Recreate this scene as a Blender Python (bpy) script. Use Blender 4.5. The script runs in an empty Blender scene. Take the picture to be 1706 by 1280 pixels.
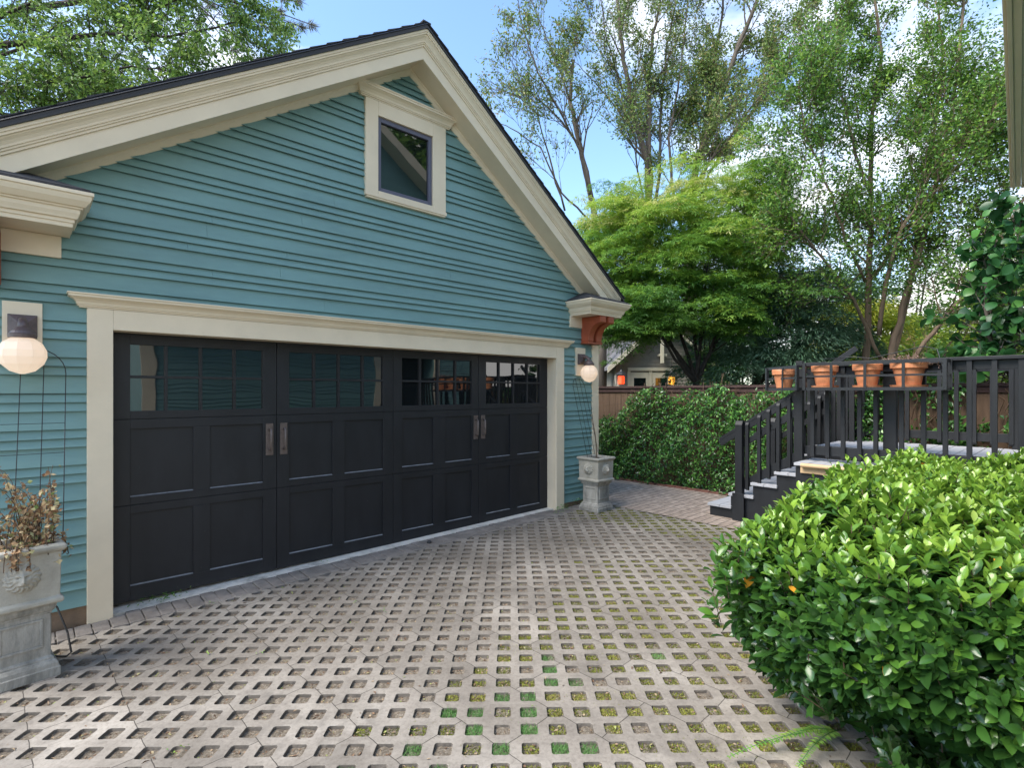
import bpy, math, random
import numpy as np
from mathutils import Vector, Matrix
random.seed(7); RN=np.random.default_rng(11)
sc=bpy.context.scene; COL=sc.collection
# ------------------------------------------------------------ survey: camera and plane intersections
FP=880.;HX=853.;HY=653.
AZ=math.atan(FP/958.)
R=(math.cos(AZ),-math.sin(AZ)); F=(math.sin(AZ),math.cos(AZ))
CAM=(-0.4931,-5.1286,1.6582)
def ray(x,y):
    u=(x-HX)/FP;v=(HY-y)/FP
    return (u*R[0]+F[0],u*R[1]+F[1],v)
def hit(x,y,ax,val):
    r=ray(x,y);t=(val-CAM[ax])/r[ax]
    return (CAM[0]+t*r[0],CAM[1]+t*r[1],CAM[2]+t*r[2])
def hX(x,y,v): return hit(x,y,0,v)
def hY(x,y,v): return hit(x,y,1,v)
def hZ(x,y,v): return hit(x,y,2,v)
def at(x,y,d):
    r=ray(x,y); return np.array([CAM[0]+d*r[0],CAM[1]+d*r[1],CAM[2]+d*r[2]])
def zg(X): return -0.09+0.0145*max(-4.,min(X,8.))
# ------------------------------------------------------------ materials
M={}
def nt(name):
    m=bpy.data.materials.new(name); m.use_nodes=True; M[name]=m
    n=m.node_tree.nodes; l=m.node_tree.links; return m,n,l,n['Principled BSDF']
def ramp(n,stops):
    r=n.new('ShaderNodeValToRGB'); e=r.color_ramp.elements
    while len(e)<len(stops): e.new(0.5)
    for i,(p,c) in enumerate(stops): e[i].position=p; e[i].color=(*c,1)
    return r
def mul(c,k): return tuple(min(1,a*k) for a in c)
def paint(name,c,rough=.5,var=.12,scale=3.,bump=.15,bscale=60.,stretch=(1,1,1),dirt=None,dscale=1.5,dth=(.55,.75),spec=.4,damt=1.):
    m,n,l,b=nt(name)
    tc=n.new('ShaderNodeTexCoord'); mp=n.new('ShaderNodeMapping'); mp.inputs['Scale'].default_value=stretch
    l.new(tc.outputs['Object'],mp.inputs['Vector'])
    t=n.new('ShaderNodeTexNoise'); t.inputs['Scale'].default_value=scale; t.inputs['Detail'].default_value=6; t.inputs['Roughness'].default_value=.65
    l.new(mp.outputs[0],t.inputs['Vector'])
    r=ramp(n,[(.3,mul(c,1-var)),(.7,mul(c,1+var))]); l.new(t.outputs['Fac'],r.inputs['Fac'])
    out=r.outputs['Color']
    if dirt:
        t2=n.new('ShaderNodeTexNoise'); t2.inputs['Scale'].default_value=dscale; t2.inputs['Detail'].default_value=8; t2.inputs['Roughness'].default_value=.7
        l.new(mp.outputs[0],t2.inputs['Vector'])
        r2=ramp(n,[(dth[0],(0,0,0)),(dth[1],(damt,)*3)]); l.new(t2.outputs['Fac'],r2.inputs['Fac'])
        mx=n.new('ShaderNodeMixRGB'); l.new(r2.outputs['Color'],mx.inputs['Fac']); l.new(out,mx.inputs[1]); mx.inputs[2].default_value=(*dirt,1); out=mx.outputs[0]
    l.new(out,b.inputs['Base Color']); b.inputs['Roughness'].default_value=rough; b.inputs['Specular IOR Level'].default_value=spec
    t3=n.new('ShaderNodeTexNoise'); t3.inputs['Scale'].default_value=bscale; t3.inputs['Detail'].default_value=4
    l.new(mp.outputs[0],t3.inputs['Vector'])
    bp=n.new('ShaderNodeBump'); bp.inputs['Strength'].default_value=bump; bp.inputs['Distance'].default_value=.01
    l.new(t3.outputs['Fac'],bp.inputs['Height']); l.new(bp.outputs[0],b.inputs['Normal'])
    return m
TEAL=(.172,.300,.290); CREAM=(.74,.625,.46)
paint('siding_paint',TEAL,.55,.10,1.3,.12,90,(1,1,4),dirt=(.09,.17,.19),dscale=.9,dth=(.55,.85),damt=.6)
paint('cream_paint',CREAM,.5,.06,2.5,.06,80,dirt=(.40,.34,.25),dscale=1.2,dth=(.6,.9),damt=.6)
paint('door_paint',(.0165,.0168,.0192),.5,.22,2,.12,130,(3,3,1),dirt=(.30,.30,.29),dscale=22,dth=(.70,.76),spec=.4)
paint('ledge_highlight',(.20,.20,.205),.75,.3,20)  # pale grey paints the sky's highlight onto the panel ledges
paint('door_chip',(.45,.45,.44),.7)
paint('sash_paint',(.11,.11,.155),.5,.05)
paint('shingle',(.045,.045,.05),.9,.35,14,.8,60)
paint('roof_edge',(.02,.021,.025),.45,.2)
paint('red_paint',(.33,.075,.032),.5,.18,5,.1)
paint('concrete_wall',(.22,.15,.10),.9,.25,7,.5,40)
paint('threshold',(.66,.61,.54),.85,.15,6,.4,50,dirt=(.22,.20,.17),dscale=5,dth=(.5,.75))
paint('cast_stone',(.40,.37,.31),.85,.15,7,.35,70,dirt=(.20,.19,.15),dscale=3.2,dth=(.45,.72),damt=.75)
paint('cast_stone_worn',(.34,.32,.28),.9,.3,9,.5,70,(1,1,.35),dirt=(.13,.125,.11),dscale=5,dth=(.45,.62),damt=.85)
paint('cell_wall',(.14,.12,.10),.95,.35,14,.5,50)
paint('dirt',(.14,.10,.075),.95,.5,20,1.,60)
paint('soil_dark',(.05,.038,.028),.95,.4,15,1.,50)
paint('border_brick',(.205,.180,.160),.9,.34,6,.6,60,dirt=(.14,.13,.12),dscale=4,dth=(.5,.7))
paint('kerb_brick',(.16,.07,.05),.9,.3,12,.6,40)
paint('rail_paint',(.0145,.0155,.018),.5,.3,5,.12,120,(1,1,.3),spec=.35)
paint('tread_paint',(.36,.365,.39),.6,.12,9,.25,90,(1,.2,1),dirt=(.25,.25,.26),dscale=6)
paint('tan_wood',(.50,.345,.195),.6,.1,6)
paint('fence_wood',(.115,.072,.045),.85,.3,8,.5,60,(1,3,.25),dirt=(.10,.06,.04),dscale=4)
paint('fence_cap_wood',(.052,.028,.024),.8,.3,9,.5)
paint('terracotta',(.56,.22,.10),.8,.16,9,.25,80,dirt=(.60,.38,.26),dscale=8,dth=(.55,.75),damt=.6)
paint('black_metal',(.015,.016,.018),.45,.2)
paint('bronze',(.095,.062,.058),.42,.3,18,.3,80,spec=.7)
paint('pull_metal',(.125,.092,.078),.4,.3,25,.3,80,spec=.7)
paint('pull_black',(.02,.015,.014),.4)
paint('bark',(.105,.085,.068),.9,.35,6,.8,25,(1,1,.3))
paint('bark_light',(.165,.115,.078),.85,.3,4,.6,20,(1,1,.3),dirt=(.18,.12,.08),dscale=3)
paint('bark_dark',(.045,.035,.03),.9,.3,6,.8,25)
paint('twig',(.095,.058,.036),.8,.3,12)
paint('far_siding',(.22,.20,.165),.8,.1,6)
paint('far_cream',(.48,.44,.33),.6,.08,4)
paint('far_shingle',(.13,.125,.13),.9,.25,9,.6,30,(1,1,4))
paint('far_brick',(.26,.12,.075),.9,.3,6,.4)
paint('dark_void',(.008,.008,.009),.8,.1)
paint('litter_brown',(.20,.115,.07),.85,.4,50)
paint('litter_tan',(.42,.33,.22),.85,.3,50)
paint('grass_green',(.06,.19,.035),.6,.35,40)
paint('pebble',(.025,.025,.027),.5)
def glass(name,c=(.006,.008,.009),ior=1.95,wave=.012):
    m,n,l,b=nt(name)
    b.inputs['Base Color'].default_value=(*c,1); b.inputs['Roughness'].default_value=.02; b.inputs['IOR'].default_value=ior
    t=n.new('ShaderNodeTexNoise'); t.inputs['Scale'].default_value=2.2; t.inputs['Detail'].default_value=1
    tc=n.new('ShaderNodeTexCoord'); l.new(tc.outputs['Object'],t.inputs['Vector'])
    bp=n.new('ShaderNodeBump'); bp.inputs['Strength'].default_value=.25; bp.inputs['Distance'].default_value=wave
    l.new(t.outputs['Fac'],bp.inputs['Height']); l.new(bp.outputs[0],b.inputs['Normal'])
glass('door_glass'); glass('window_glass',wave=.004)
def emis(name,c,s,base=None):
    m,n,l,b=nt(name); b.inputs['Base Color'].default_value=(*(base or c),1); b.inputs['Emission Color'].default_value=(*c,1); b.inputs['Emission Strength'].default_value=s
emis('lantern_red',(1,.07,.015),.42); emis('lantern_yellow',(1,.42,.04),.40)
emis('window_light',(1,.95,.85),1.2); emis('bulb',(1,.72,.45),1.5)
m,n,l,b=nt('globe_glass')
tr=n.new('ShaderNodeBsdfTranslucent'); tr.inputs['Color'].default_value=(.94,.87,.80,1)
df=n.new('ShaderNodeBsdfPrincipled'); df.inputs['Base Color'].default_value=(.66,.62,.57,1); df.inputs['Roughness'].default_value=.35
mx=n.new('ShaderNodeMixShader'); mx.inputs[0].default_value=.5
l.new(tr.outputs[0],mx.inputs[1]); l.new(df.outputs[0],mx.inputs[2]); l.new(mx.outputs[0],n['Material Output'].inputs['Surface'])
def leafmat(name,stops,rough=.45,trans=.3,spec=.45):
    m,n,l,b=nt(name)
    a=n.new('ShaderNodeAttribute'); a.attribute_name='tint'
    r=ramp(n,stops); l.new(a.outputs['Fac'],r.inputs['Fac'])
    l.new(r.outputs['Color'],b.inputs['Base Color']); b.inputs['Roughness'].default_value=rough; b.inputs['Specular IOR Level'].default_value=spec
    t=n.new('ShaderNodeBsdfTranslucent'); 
    hs=n.new('ShaderNodeHueSaturation'); hs.inputs['Hue'].default_value=.485; hs.inputs['Value'].default_value=1.25; l.new(r.outputs['Color'],hs.inputs['Color']); l.new(hs.outputs[0],t.inputs['Color'])
    mx=n.new('ShaderNodeMixShader'); mx.inputs[0].default_value=trans
    l.new(b.outputs[0],mx.inputs[1]); l.new(t.outputs[0],mx.inputs[2]); l.new(mx.outputs[0],n['Material Output'].inputs['Surface'])
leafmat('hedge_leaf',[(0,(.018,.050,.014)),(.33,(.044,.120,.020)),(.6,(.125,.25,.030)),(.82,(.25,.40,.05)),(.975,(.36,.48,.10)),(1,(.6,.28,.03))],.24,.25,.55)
leafmat('vine_leaf',[(0,(.025,.075,.02)),(.5,(.065,.19,.035)),(.95,(.20,.40,.08)),(1,(.6,.65,.5))],.28,.25,.55)
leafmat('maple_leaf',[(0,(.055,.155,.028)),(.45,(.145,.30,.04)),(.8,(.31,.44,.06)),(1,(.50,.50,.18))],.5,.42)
leafmat('cedar_needle',[(0,(.04,.09,.045)),(.6,(.09,.18,.10)),(1,(.22,.33,.24))],.6,.15)
leafmat('myrtle_leaf',[(0,(.035,.09,.018)),(.6,(.095,.22,.032)),(1,(.25,.41,.06))],.42,.35)
leafmat('ash_leaf',[(0,(.05,.10,.025)),(.5,(.12,.21,.045)),(.85,(.23,.31,.08)),(1,(.34,.25,.12))],.5,.3)
leafmat('elm_leaf',[(0,(.05,.115,.022)),(.6,(.135,.26,.045)),(1,(.28,.42,.09))],.45,.35)
leafmat('pine_needle',[(0,(.09,.075,.05)),(.6,(.16,.14,.09)),(1,(.12,.17,.07))],.6,.15)
leafmat('bamboo_leaf',[(0,(.12,.22,.03)),(.6,(.30,.40,.05)),(1,(.62,.62,.10))],.5,.4)
leafmat('broad_leaf',[(0,(.015,.06,.02)),(.6,(.03,.11,.03)),(1,(.09,.24,.05))],.35,.3)
leafmat('dead_leaf',[(0,(.12,.07,.04)),(.35,(.32,.19,.10)),(.7,(.50,.38,.22)),(.86,(.42,.36,.20)),(1,(.17,.24,.07))],.75,.25,.2)
leafmat('moss',[(0,(.08,.10,.018)),(.5,(.18,.20,.032)),(.82,(.29,.29,.07)),(1,(.25,.17,.09))],.8,.1,.1)
leafmat('lawn_blade',[(0,(.07,.15,.04)),(.6,(.13,.28,.085)),(.93,(.23,.40,.13)),(1,(.35,.28,.12))],.6,.2,.2)
leafmat('weed_leaf',[(0,(.06,.15,.03)),(.6,(.14,.30,.05)),(1,(.28,.40,.08))],.5,.3)
leafmat('litter',[(0,(.07,.04,.025)),(.4,(.20,.12,.075)),(.8,(.38,.29,.19)),(1,(.22,.30,.06))],.8,.1,.2)
leafmat('dry_stalk',[(0,(.22,.13,.10)),(.5,(.35,.24,.18)),(1,(.30,.20,.20))],.8,.1,.2)
# ------------------------------------------------------------ mesh builder
class MB:
    def __init__(s): s.v=[];s.f=[];s.m=[]
    def add(s,vs,fs,mi=0):
        o=len(s.v); s.v+= [tuple(map(float,v)) for v in vs]; s.f+=[tuple(i+o for i in f) for f in fs]; s.m+=[mi]*len(fs); return s
    def box(s,x0,x1,y0,y1,z0,z1,mi=0):
        x0,x1=min(x0,x1),max(x0,x1);y0,y1=min(y0,y1),max(y0,y1);z0,z1=min(z0,z1),max(z0,z1)
        return s.add([(x0,y0,z0),(x1,y0,z0),(x1,y1,z0),(x0,y1,z0),(x0,y0,z1),(x1,y0,z1),(x1,y1,z1),(x0,y1,z1)],
          [(0,3,2,1),(4,5,6,7),(0,1,5,4),(1,2,6,5),(2,3,7,6),(3,0,4,7)],mi)
    def loft(s,secs,mi=0,cap=True):
        n=len(secs[0]);o=[];fs=[]
        for q in secs:o+=list(q)
        for k in range(len(secs)-1):
            for i in range(n):
                j=(i+1)%n; fs.append((k*n+i,k*n+j,(k+1)*n+j,(k+1)*n+i))
        if cap: fs.append(tuple(range(n-1,-1,-1))); fs.append(tuple((len(secs)-1)*n+i for i in range(n)))
        return s.add(o,fs,mi)
    def obox(s,p,q,w,h,up=(0,0,1),mi=0):
        p=Vector(p);q=Vector(q);d=(q-p).normalized();u=Vector(up);sd=d.cross(u).normalized();u=sd.cross(d)
        a=[sd*w/2*i+u*h/2*j for i,j in((-1,-1),(1,-1),(1,1),(-1,1))]
        return s.loft([[p+k for k in a],[q+k for k in a]],mi)
    def tube(s,pts,rad,n=6,mi=0,cap=True):
        pts=[Vector(p) for p in pts]
        if not hasattr(rad,'__len__'): rad=[rad]*len(pts)
        secs=[];prev=None
        for i,p in enumerate(pts):
            d=(pts[min(i+1,len(pts)-1)]-pts[max(i-1,0)])
            if d.length<1e-9:d=Vector((0,0,1))
            d.normalize()
            if prev is None:
                a=Vector((0,0,1)) if abs(d.z)<.9 else Vector((1,0,0)); x=d.cross(a).normalized()
            else: x=(prev-d*prev.dot(d)).normalized()
            prev=x;y=d.cross(x)
            secs.append([p+(x*math.cos(2*math.pi*k/n)+y*math.sin(2*math.pi*k/n))*rad[i] for k in range(n)])
        return s.loft(secs,mi,cap)
    def lathe(s,c,prof,n=20,mi=0,rot=0):
        secs=[[(c[0]+r*math.cos(2*math.pi*k/n+rot),c[1]+r*math.sin(2*math.pi*k/n+rot),c[2]+z) for k in range(n)] for r,z in prof]
        return s.loft(secs,mi)
    def xf(s,mat):
        s.v=[tuple(mat@Vector(v)) for v in s.v]; return s
    def build(s,name,mat,parent=None,bevel=0,smooth=False,label=None):
        me=bpy.data.meshes.new(name); me.from_pydata(s.v,[],s.f)
        mats=mat if isinstance(mat,(list,tuple)) else [mat]
        for k in mats: me.materials.append(M[k])
        me.polygons.foreach_set('material_index',s.m)
        if smooth: me.polygons.foreach_set('use_smooth',[True]*len(s.f))
        me.update()
        o=bpy.data.objects.new(name,me); COL.objects.link(o)
        if parent: o.parent=parent; o.matrix_parent_inverse=Matrix.Translation(-Vector(ROOT[parent.name]))
        ROOT[o.name]=(0,0,0)
        if bevel:
            b=o.modifiers.new('bevel','BEVEL'); b.width=bevel; b.segments=2; b.limit_method='ANGLE'; b.angle_limit=.6; b.harden_normals=False
        if label:o['label']=label
        return o
ROOT={}
def thing(name,label,cat,loc=(0,0,0),group=None):
    o=bpy.data.objects.new(name,None); COL.objects.link(o); o.location=loc; o.empty_display_size=.1
    ROOT[o.name]=tuple(loc); return tag(o,label,cat,group)
def tag(o,label,cat,group=None):
    o['label']=label;o['category']=cat
    if group:o['group']=group
    return o
def struct(o,kind='structure',label=None):
    o['kind']=kind
    if label:o['label']=label
    return o
def rawmesh(name,V,loops,starts,totals,mat,parent,tint=None,smooth=False):
    me=bpy.data.meshes.new(name)
    me.vertices.add(len(V)); me.vertices.foreach_set('co',np.asarray(V,dtype=np.float32).ravel())
    me.loops.add(len(loops)); me.loops.foreach_set('vertex_index',np.asarray(loops,dtype=np.int32))
    me.polygons.add(len(starts)); me.polygons.foreach_set('loop_start',np.asarray(starts,dtype=np.int32)); 
    try: me.polygons.foreach_set('loop_total',np.asarray(totals,dtype=np.int32))
    except Exception: pass
    me.update(calc_edges=True)
    if not smooth: me.shade_flat()
    if tint is not None:
        a=me.attributes.new('tint','FLOAT','POINT'); a.data.foreach_set('value',np.asarray(tint,dtype=np.float32))
    me.materials.append(M[mat])
    o=bpy.data.objects.new(name,me); COL.objects.link(o)
    if parent: o.parent=parent; o.matrix_parent_inverse=Matrix.Translation(-Vector(ROOT[parent.name]))
    ROOT[o.name]=(0,0,0)
    return o
def nrm(a): return a/np.maximum(np.linalg.norm(a,axis=1,keepdims=True),1e-9)
TEMPL={ # (along, across, lift) vertices and faces
 'diamond':([(0,0,0),(.45,.5,.06),(1,0,-.05),(.45,-.5,.06)],[(0,1,2,3)]),
 'fold':([(0,0,0),(.42,.5,.14),(1,0,-.08),(.42,-.5,.14),(.45,0,0)],[(0,4,1),(4,2,1),(0,3,4),(4,3,2)]),
 'leaf':([(0,0,0),(.16,.24,.05),(.16,0,.01),(.16,-.24,.05),(.45,.48,.09),(.45,0,.02),(.45,-.48,.09),(.74,.40,.05),(.74,0,-.02),(.74,-.40,.05),(.92,.17,-.03),(.92,-.17,-.03),(1,0,-.08)],
         [(0,2,1),(0,3,2),(1,2,5,4),(2,3,6,5),(4,5,8,7),(5,6,9,8),(7,8,12,10),(8,9,11,12)]),
 'blade':([(0,-.5,0),(0,.5,0),(1,0,0)],[(0,1,2)]),
 'star':([(0,0,0),(.55,.12,.02),(1,0,-.1),(.55,-.12,.02),(.45,.42,.02),(.62,.72,-.08),(.28,.42,.02),(.45,-.42,.02),(.62,-.72,-.08),(.28,-.42,.02)],
         [(0,3,2,1),(0,4,5,6),(0,9,8,7)]),
}
def leaves(name,P,D,N,L,W,mat,parent,tint,kind='diamond'):
    tv,tf=TEMPL[kind]; P=np.asarray(P,float);n=len(P);D=nrm(np.asarray(D,float)); S=nrm(np.cross(D,np.asarray(N,float))+1e-6); U=np.cross(S,D)
    L=np.broadcast_to(np.asarray(L,float),(n,));W=np.broadcast_to(np.asarray(W,float),(n,))
    T=np.array(tv,float);k=len(T)
    V=P[:,None,:]+D[:,None,:]*(T[None,:,0,None]*L[:,None,None])+S[:,None,:]*(T[None,:,1,None]*W[:,None,None])+U[:,None,:]*(T[None,:,2,None]*L[:,None,None])
    fl=np.concatenate([np.array(f) for f in tf]);tt=np.array([len(f) for f in tf]);ts=np.concatenate([[0],np.cumsum(tt)[:-1]])
    off=np.arange(n)[:,None]
    loops=(fl[None,:]+off*k).ravel(); starts=(ts[None,:]+off*len(fl)).ravel(); totals=np.tile(tt,n)
    return rawmesh(name,V.reshape(-1,3),loops,starts,totals,mat,parent,np.repeat(np.clip(tint,0,1),k),smooth=(kind=='leaf'))
def rdir(n): return nrm(RN.normal(size=(n,3)))
# ------------------------------------------------------------ world, sun, camera
SUN_EL=math.radians(52); sun_from=Vector((-.88,.24,0)).normalized()
w=bpy.data.worlds.new('World'); sc.world=w; w.use_nodes=True
n=w.node_tree.nodes; l=w.node_tree.links; bg=n['Background']
sky=n.new('ShaderNodeTexSky'); sky.sky_type='NISHITA'; sky.sun_disc=False; sky.sun_elevation=SUN_EL; sky.sun_rotation=math.atan2(sun_from.x,sun_from.y)
sky.air_density=1.0; sky.dust_density=.6; sky.ozone_density=1.6
tc=n.new('ShaderNodeTexCoord'); mp=n.new('ShaderNodeMapping'); mp.inputs['Scale'].default_value=(1,1,2.1); mp.inputs['Location'].default_value=(.35,.1,.2)
l.new(tc.outputs['Generated'],mp.inputs['Vector'])
cn=n.new('ShaderNodeTexNoise'); cn.inputs['Scale'].default_value=2.3; cn.inputs['Detail'].default_value=9; cn.inputs['Roughness'].default_value=.55; cn.inputs['Distortion'].default_value=.25
l.new(mp.outputs[0],cn.inputs['Vector'])
sx=n.new('ShaderNodeSeparateXYZ'); l.new(tc.outputs['Generated'],sx.inputs[0])
# more cloud low down and to the east (+X)
m1=n.new('ShaderNodeMath'); m1.operation='MULTIPLY_ADD'; l.new(sx.outputs['X'],m1.inputs[0]); m1.inputs[1].default_value=.07; l.new(cn.outputs['Fac'],m1.inputs[2])
m2=n.new('ShaderNodeMath'); m2.operation='MULTIPLY_ADD'; l.new(sx.outputs['Z'],m2.inputs[0]); m2.inputs[1].default_value=-.25; l.new(m1.outputs[0],m2.inputs[2])
m3=n.new('ShaderNodeMath'); m3.operation='MULTIPLY_ADD'; l.new(sx.outputs['Y'],m3.inputs[0]); m3.inputs[1].default_value=-.10; l.new(m2.outputs[0],m3.inputs[2])  # extra unseen cloud behind the camera, added for neutral fill on the facade
cr=ramp(n,[(.365,(0,0,0)),(.43,(.35,.35,.35)),(.54,(1,1,1))]); l.new(m3.outputs[0],cr.inputs['Fac'])
mxw=n.new('ShaderNodeMixRGB'); l.new(cr.outputs['Color'],mxw.inputs['Fac'])
tintn=n.new('ShaderNodeMixRGB'); tintn.blend_type='MULTIPLY'; tintn.inputs['Fac'].default_value=1; tintn.inputs[2].default_value=(.92,1.0,1.02,1)
l.new(sky.outputs[0],tintn.inputs[1]); l.new(tintn.outputs[0],mxw.inputs[1]); mxw.inputs[2].default_value=(5.4,5.3,5.2,1)
l.new(mxw.outputs[0],bg.inputs['Color']); bg.inputs['Strength'].default_value=.10
sun=bpy.data.lights.new('sun','SUN'); sun.energy=1.75; sun.angle=math.radians(38); sun.color=(1,.93,.82)
so=bpy.data.objects.new('sun',sun); COL.objects.link(so)
dv=-(sun_from*math.cos(SUN_EL)+Vector((0,0,math.sin(SUN_EL)))); so.rotation_euler=dv.to_track_quat('-Z','Y').to_euler(); so.location=(-4,-4,12)
cd=bpy.data.cameras.new('camera'); cam=bpy.data.objects.new('camera',cd); COL.objects.link(cam); sc.camera=cam
cam.location=CAM; cam.rotation_euler=(math.pi/2,0,-AZ*0-math.atan2(F[0],F[1])); cd.lens=36*FP/1706; cd.sensor_width=36; cd.shift_y=13/1706; cd.clip_start=.05; cd.clip_end=600
sc.view_settings.view_transform='Standard'; sc.view_settings.look='None'; sc.view_settings.exposure=2.02; sc.view_settings.gamma=1
sc.render.engine='CYCLES'
try: sc.cycles.max_bounces=7; sc.cycles.transparent_max_bounces=8; sc.cycles.sample_clamp_indirect=6
except Exception: pass
# ------------------------------------------------------------ GARAGE
AX,AZt=2.645,5.245; SL,SR=.663,.712
def zsof(X): return AZt-(SL*(AX-X) if X<AX else SR*(X-AX))
XL,XR=-.76,5.98
gar=thing('garage','teal lap-sided garage with cream trim, steep gable and wide charcoal door','garage')
DY=.13                                   # door plane
OX0,OX1,OZ=0.0,5.03,2.135                # opening
# structural wall behind the siding, siding boards as tapered courses
wb=MB()
wx0,wx1,wz0,wz1=2.20,3.02,3.76,4.66
def xlim(z):
    a=AX-(AZt-z)/SL; b=AX+(AZt-z)/SR
    return max(XL,a),min(XR,b)
zc=.06; k=0; courses=[]
pat=[.1335,.0665,.0665]
while zc<AZt+.1: courses.append((zc,zc+pat[k%3])); zc+=pat[k%3]; k+=1
def gap(z0,z1):
    g=[]
    if z0<2.25: g.append((-.10,5.13))
    if z1>3.80 and z0<4.70: g.append((2.18,3.04))
    return g
for z0,z1 in courses:
    z0e=z0-.012
    a0,b0=xlim(z0e);a1,b1=xlim(z1)
    if b0-a0<.02: continue
    if b1<=a1: a1=b1=AX; z1=min(z1,AZt)
    iv=[(a0,b0,a1,b1)]
    for g0,g1 in gap(z0,z1):
        nw=[]
        for c in iv: nw+= [(c[0],g0,c[2],g0),(g1,c[1],g1,c[3])]
        iv=nw
    for p0,q0,p1,q1 in iv:
        # butt joints at random
        cuts=[p0]
        x=p0+random.uniform(1.2,3.6)
        while x<min(q0,q1)-.8 and x>max(p0,p1)+.2: cuts.append(x); x+=random.uniform(2.4,4)
        cuts.append(q0)
        for i in range(len(cuts)-1):
            l0=cuts[i];r0=cuts[i+1]-(.0015 if i<len(cuts)-2 else 0)
            l1=p1 if i==0 else l0; r1=q1 if i==len(cuts)-2 else r0
            j=random.uniform(-.0012,.0012)
            yb,yt=-.031+j,-.003
            wb.add([(l0,yb,z0e),(r0,yb,z0e),(r1,yt,z1),(l1,yt,z1),(l0,yb+.012,z0e),(r0,yb+.012,z0e),(r1,0,z1),(l1,0,z1)],
               [(0,1,2,3),(0,4,5,1),(1,5,6,2),(3,7,4,0)])
wall=wb.build('siding_wall','siding_paint',gar)
sb=MB()
def gz(x): return zsof(x)+.01
def wallpoly(pts): 
    sb.loft([[(x,0.0,z) for x,z in pts],[(x,.12,z) for x,z in pts]])
wallpoly([(XL,.0),(-.1,.0),(-.1,2.2),(XL,2.2)]); wallpoly([(5.13,.0),(XR,.0),(XR,2.2),(5.13,2.2)])
wallpoly([(XL,2.2),(2.19,2.2),(2.19,gz(2.19)),(XL,gz(XL))]); wallpoly([(3.03,2.2),(XR,2.2),(XR,gz(XR)),(3.03,gz(3.03))])
wallpoly([(2.19,2.2),(3.03,2.2),(3.03,3.78),(2.19,3.78)])
wallpoly([(2.19,4.68),(3.03,4.68),(3.03,gz(3.03)),(AX,AZt+.01),(2.19,gz(2.19))])
sb.box(XL,XL+.12,.12,7.2,-.1,gz(XL)); sb.box(XR-.12,XR,.12,7.2,-.1,gz(XR)); sb.box(XL+.12,XR-.12,7.08,7.2,-.1,3.2)
sb.build('wall_core','siding_paint',gar)
MB().box(XL-.01,-.15,-.012,.10,-.3,.075).build('foundation','concrete_wall',gar)
MB().box(5.185,XR+.01,-.012,.10,-.3,.075).build('foundation','concrete_wall',gar)
# near-black sheet standing in for the unlit garage behind the door glass
MB().box(XL+.13,XR-.13,.55,.60,-.1,2.9).build('dark_garage_sheet','dark_void',gar)
# rake trim (sheared sweeps along the roof line)
def rake(sec,x0,x1,name,mat,off=0,parent=gar):
    m=MB()
    for a,b in ((x0,AX),(AX,x1)):
        pts=[]
        for X in (a,b):
            zz=AZt-(SL*(AX-X) if (a==x0) else SR*(X-AX))
            pts.append([(X,y,zz+dz+off) for y,dz in sec])
        m.loft(pts)
    return m.build(name,mat,parent)
EXL,EXR=-1.30,6.10
rake([(-.300,-.005),(-.300,.150),(-.270,.150),(-.270,-.005)],EXL,EXR,'rake_board','cream_paint')
rake([(-.312,.130),(-.312,.150),(-.322,.152),(-.322,.166),(-.330,.168),(-.332,.185),(-.342,.208),(-.356,.226),(-.358,.236),(-.370,.238),(-.370,.256),(-.378,.258),(-.378,.283),(-.26,.282),(-.26,.152),(-.302,.130)],EXL,EXR,'rake_moulding','cream_paint')
rake([(-.270,.012),(-.270,.032),(.0,.032),(.0,.012)],EXL,EXR,'rake_soffit','cream_paint')
rake([(-.052,.012),(-.052,-.004),(-.040,-.018),(-.030,-.052),(-.022,-.062),(0,-.062),(0,.012)],XL-.1,XR+.06,'rake_frieze','cream_paint')
rake([(-.392,.284),(-.392,.300),(-.384,.302),(-.384,.325),(-.394,.328),(-.385,.345),(7.4,.345),(7.4,.284)],EXL-.12,EXR+.07,'roof','roof_edge')
# shingle courses on the roof
rm=MB()
for s,(x0,x1,sl) in enumerate(((EXL-.14,AX,SL),(EXR+.09,AX,SR))):
    nC=26
    for i in range(nC):
        t0=i/nC;t1=(i+1.15)/nC
        xa=x0+(x1-x0)*t0;xb=x0+(x1-x0)*min(t1,1)
        za=AZt-sl*abs(AX-xa)+.362;zb=AZt-sl*abs(AX-xb)+.350
        y=-.39
        while y<7.4:
            wd=random.uniform(.22,.34); y1=min(y+wd,7.42); dz=random.uniform(0,.006)
            rm.add([(xa,y,za+dz),(xa,y1-.004,za+dz),(xb,y1-.004,zb),(xb,y,zb),(xa,y,za-.016),(xa,y1-.004,za-.016)],[(0,1,2,3),(4,5,1,0),(4,0,3)] if s==0 else [(3,2,1,0),(0,1,5,4),(3,0,4)])
            y=y1
rm.build('roof_shingles','shingle',gar)
MB().obox((AX,-.380,AZt+.352),(AX,7.42,AZt+.352),.10,.02).build('ridge_cap','shingle',gar,.004)
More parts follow.
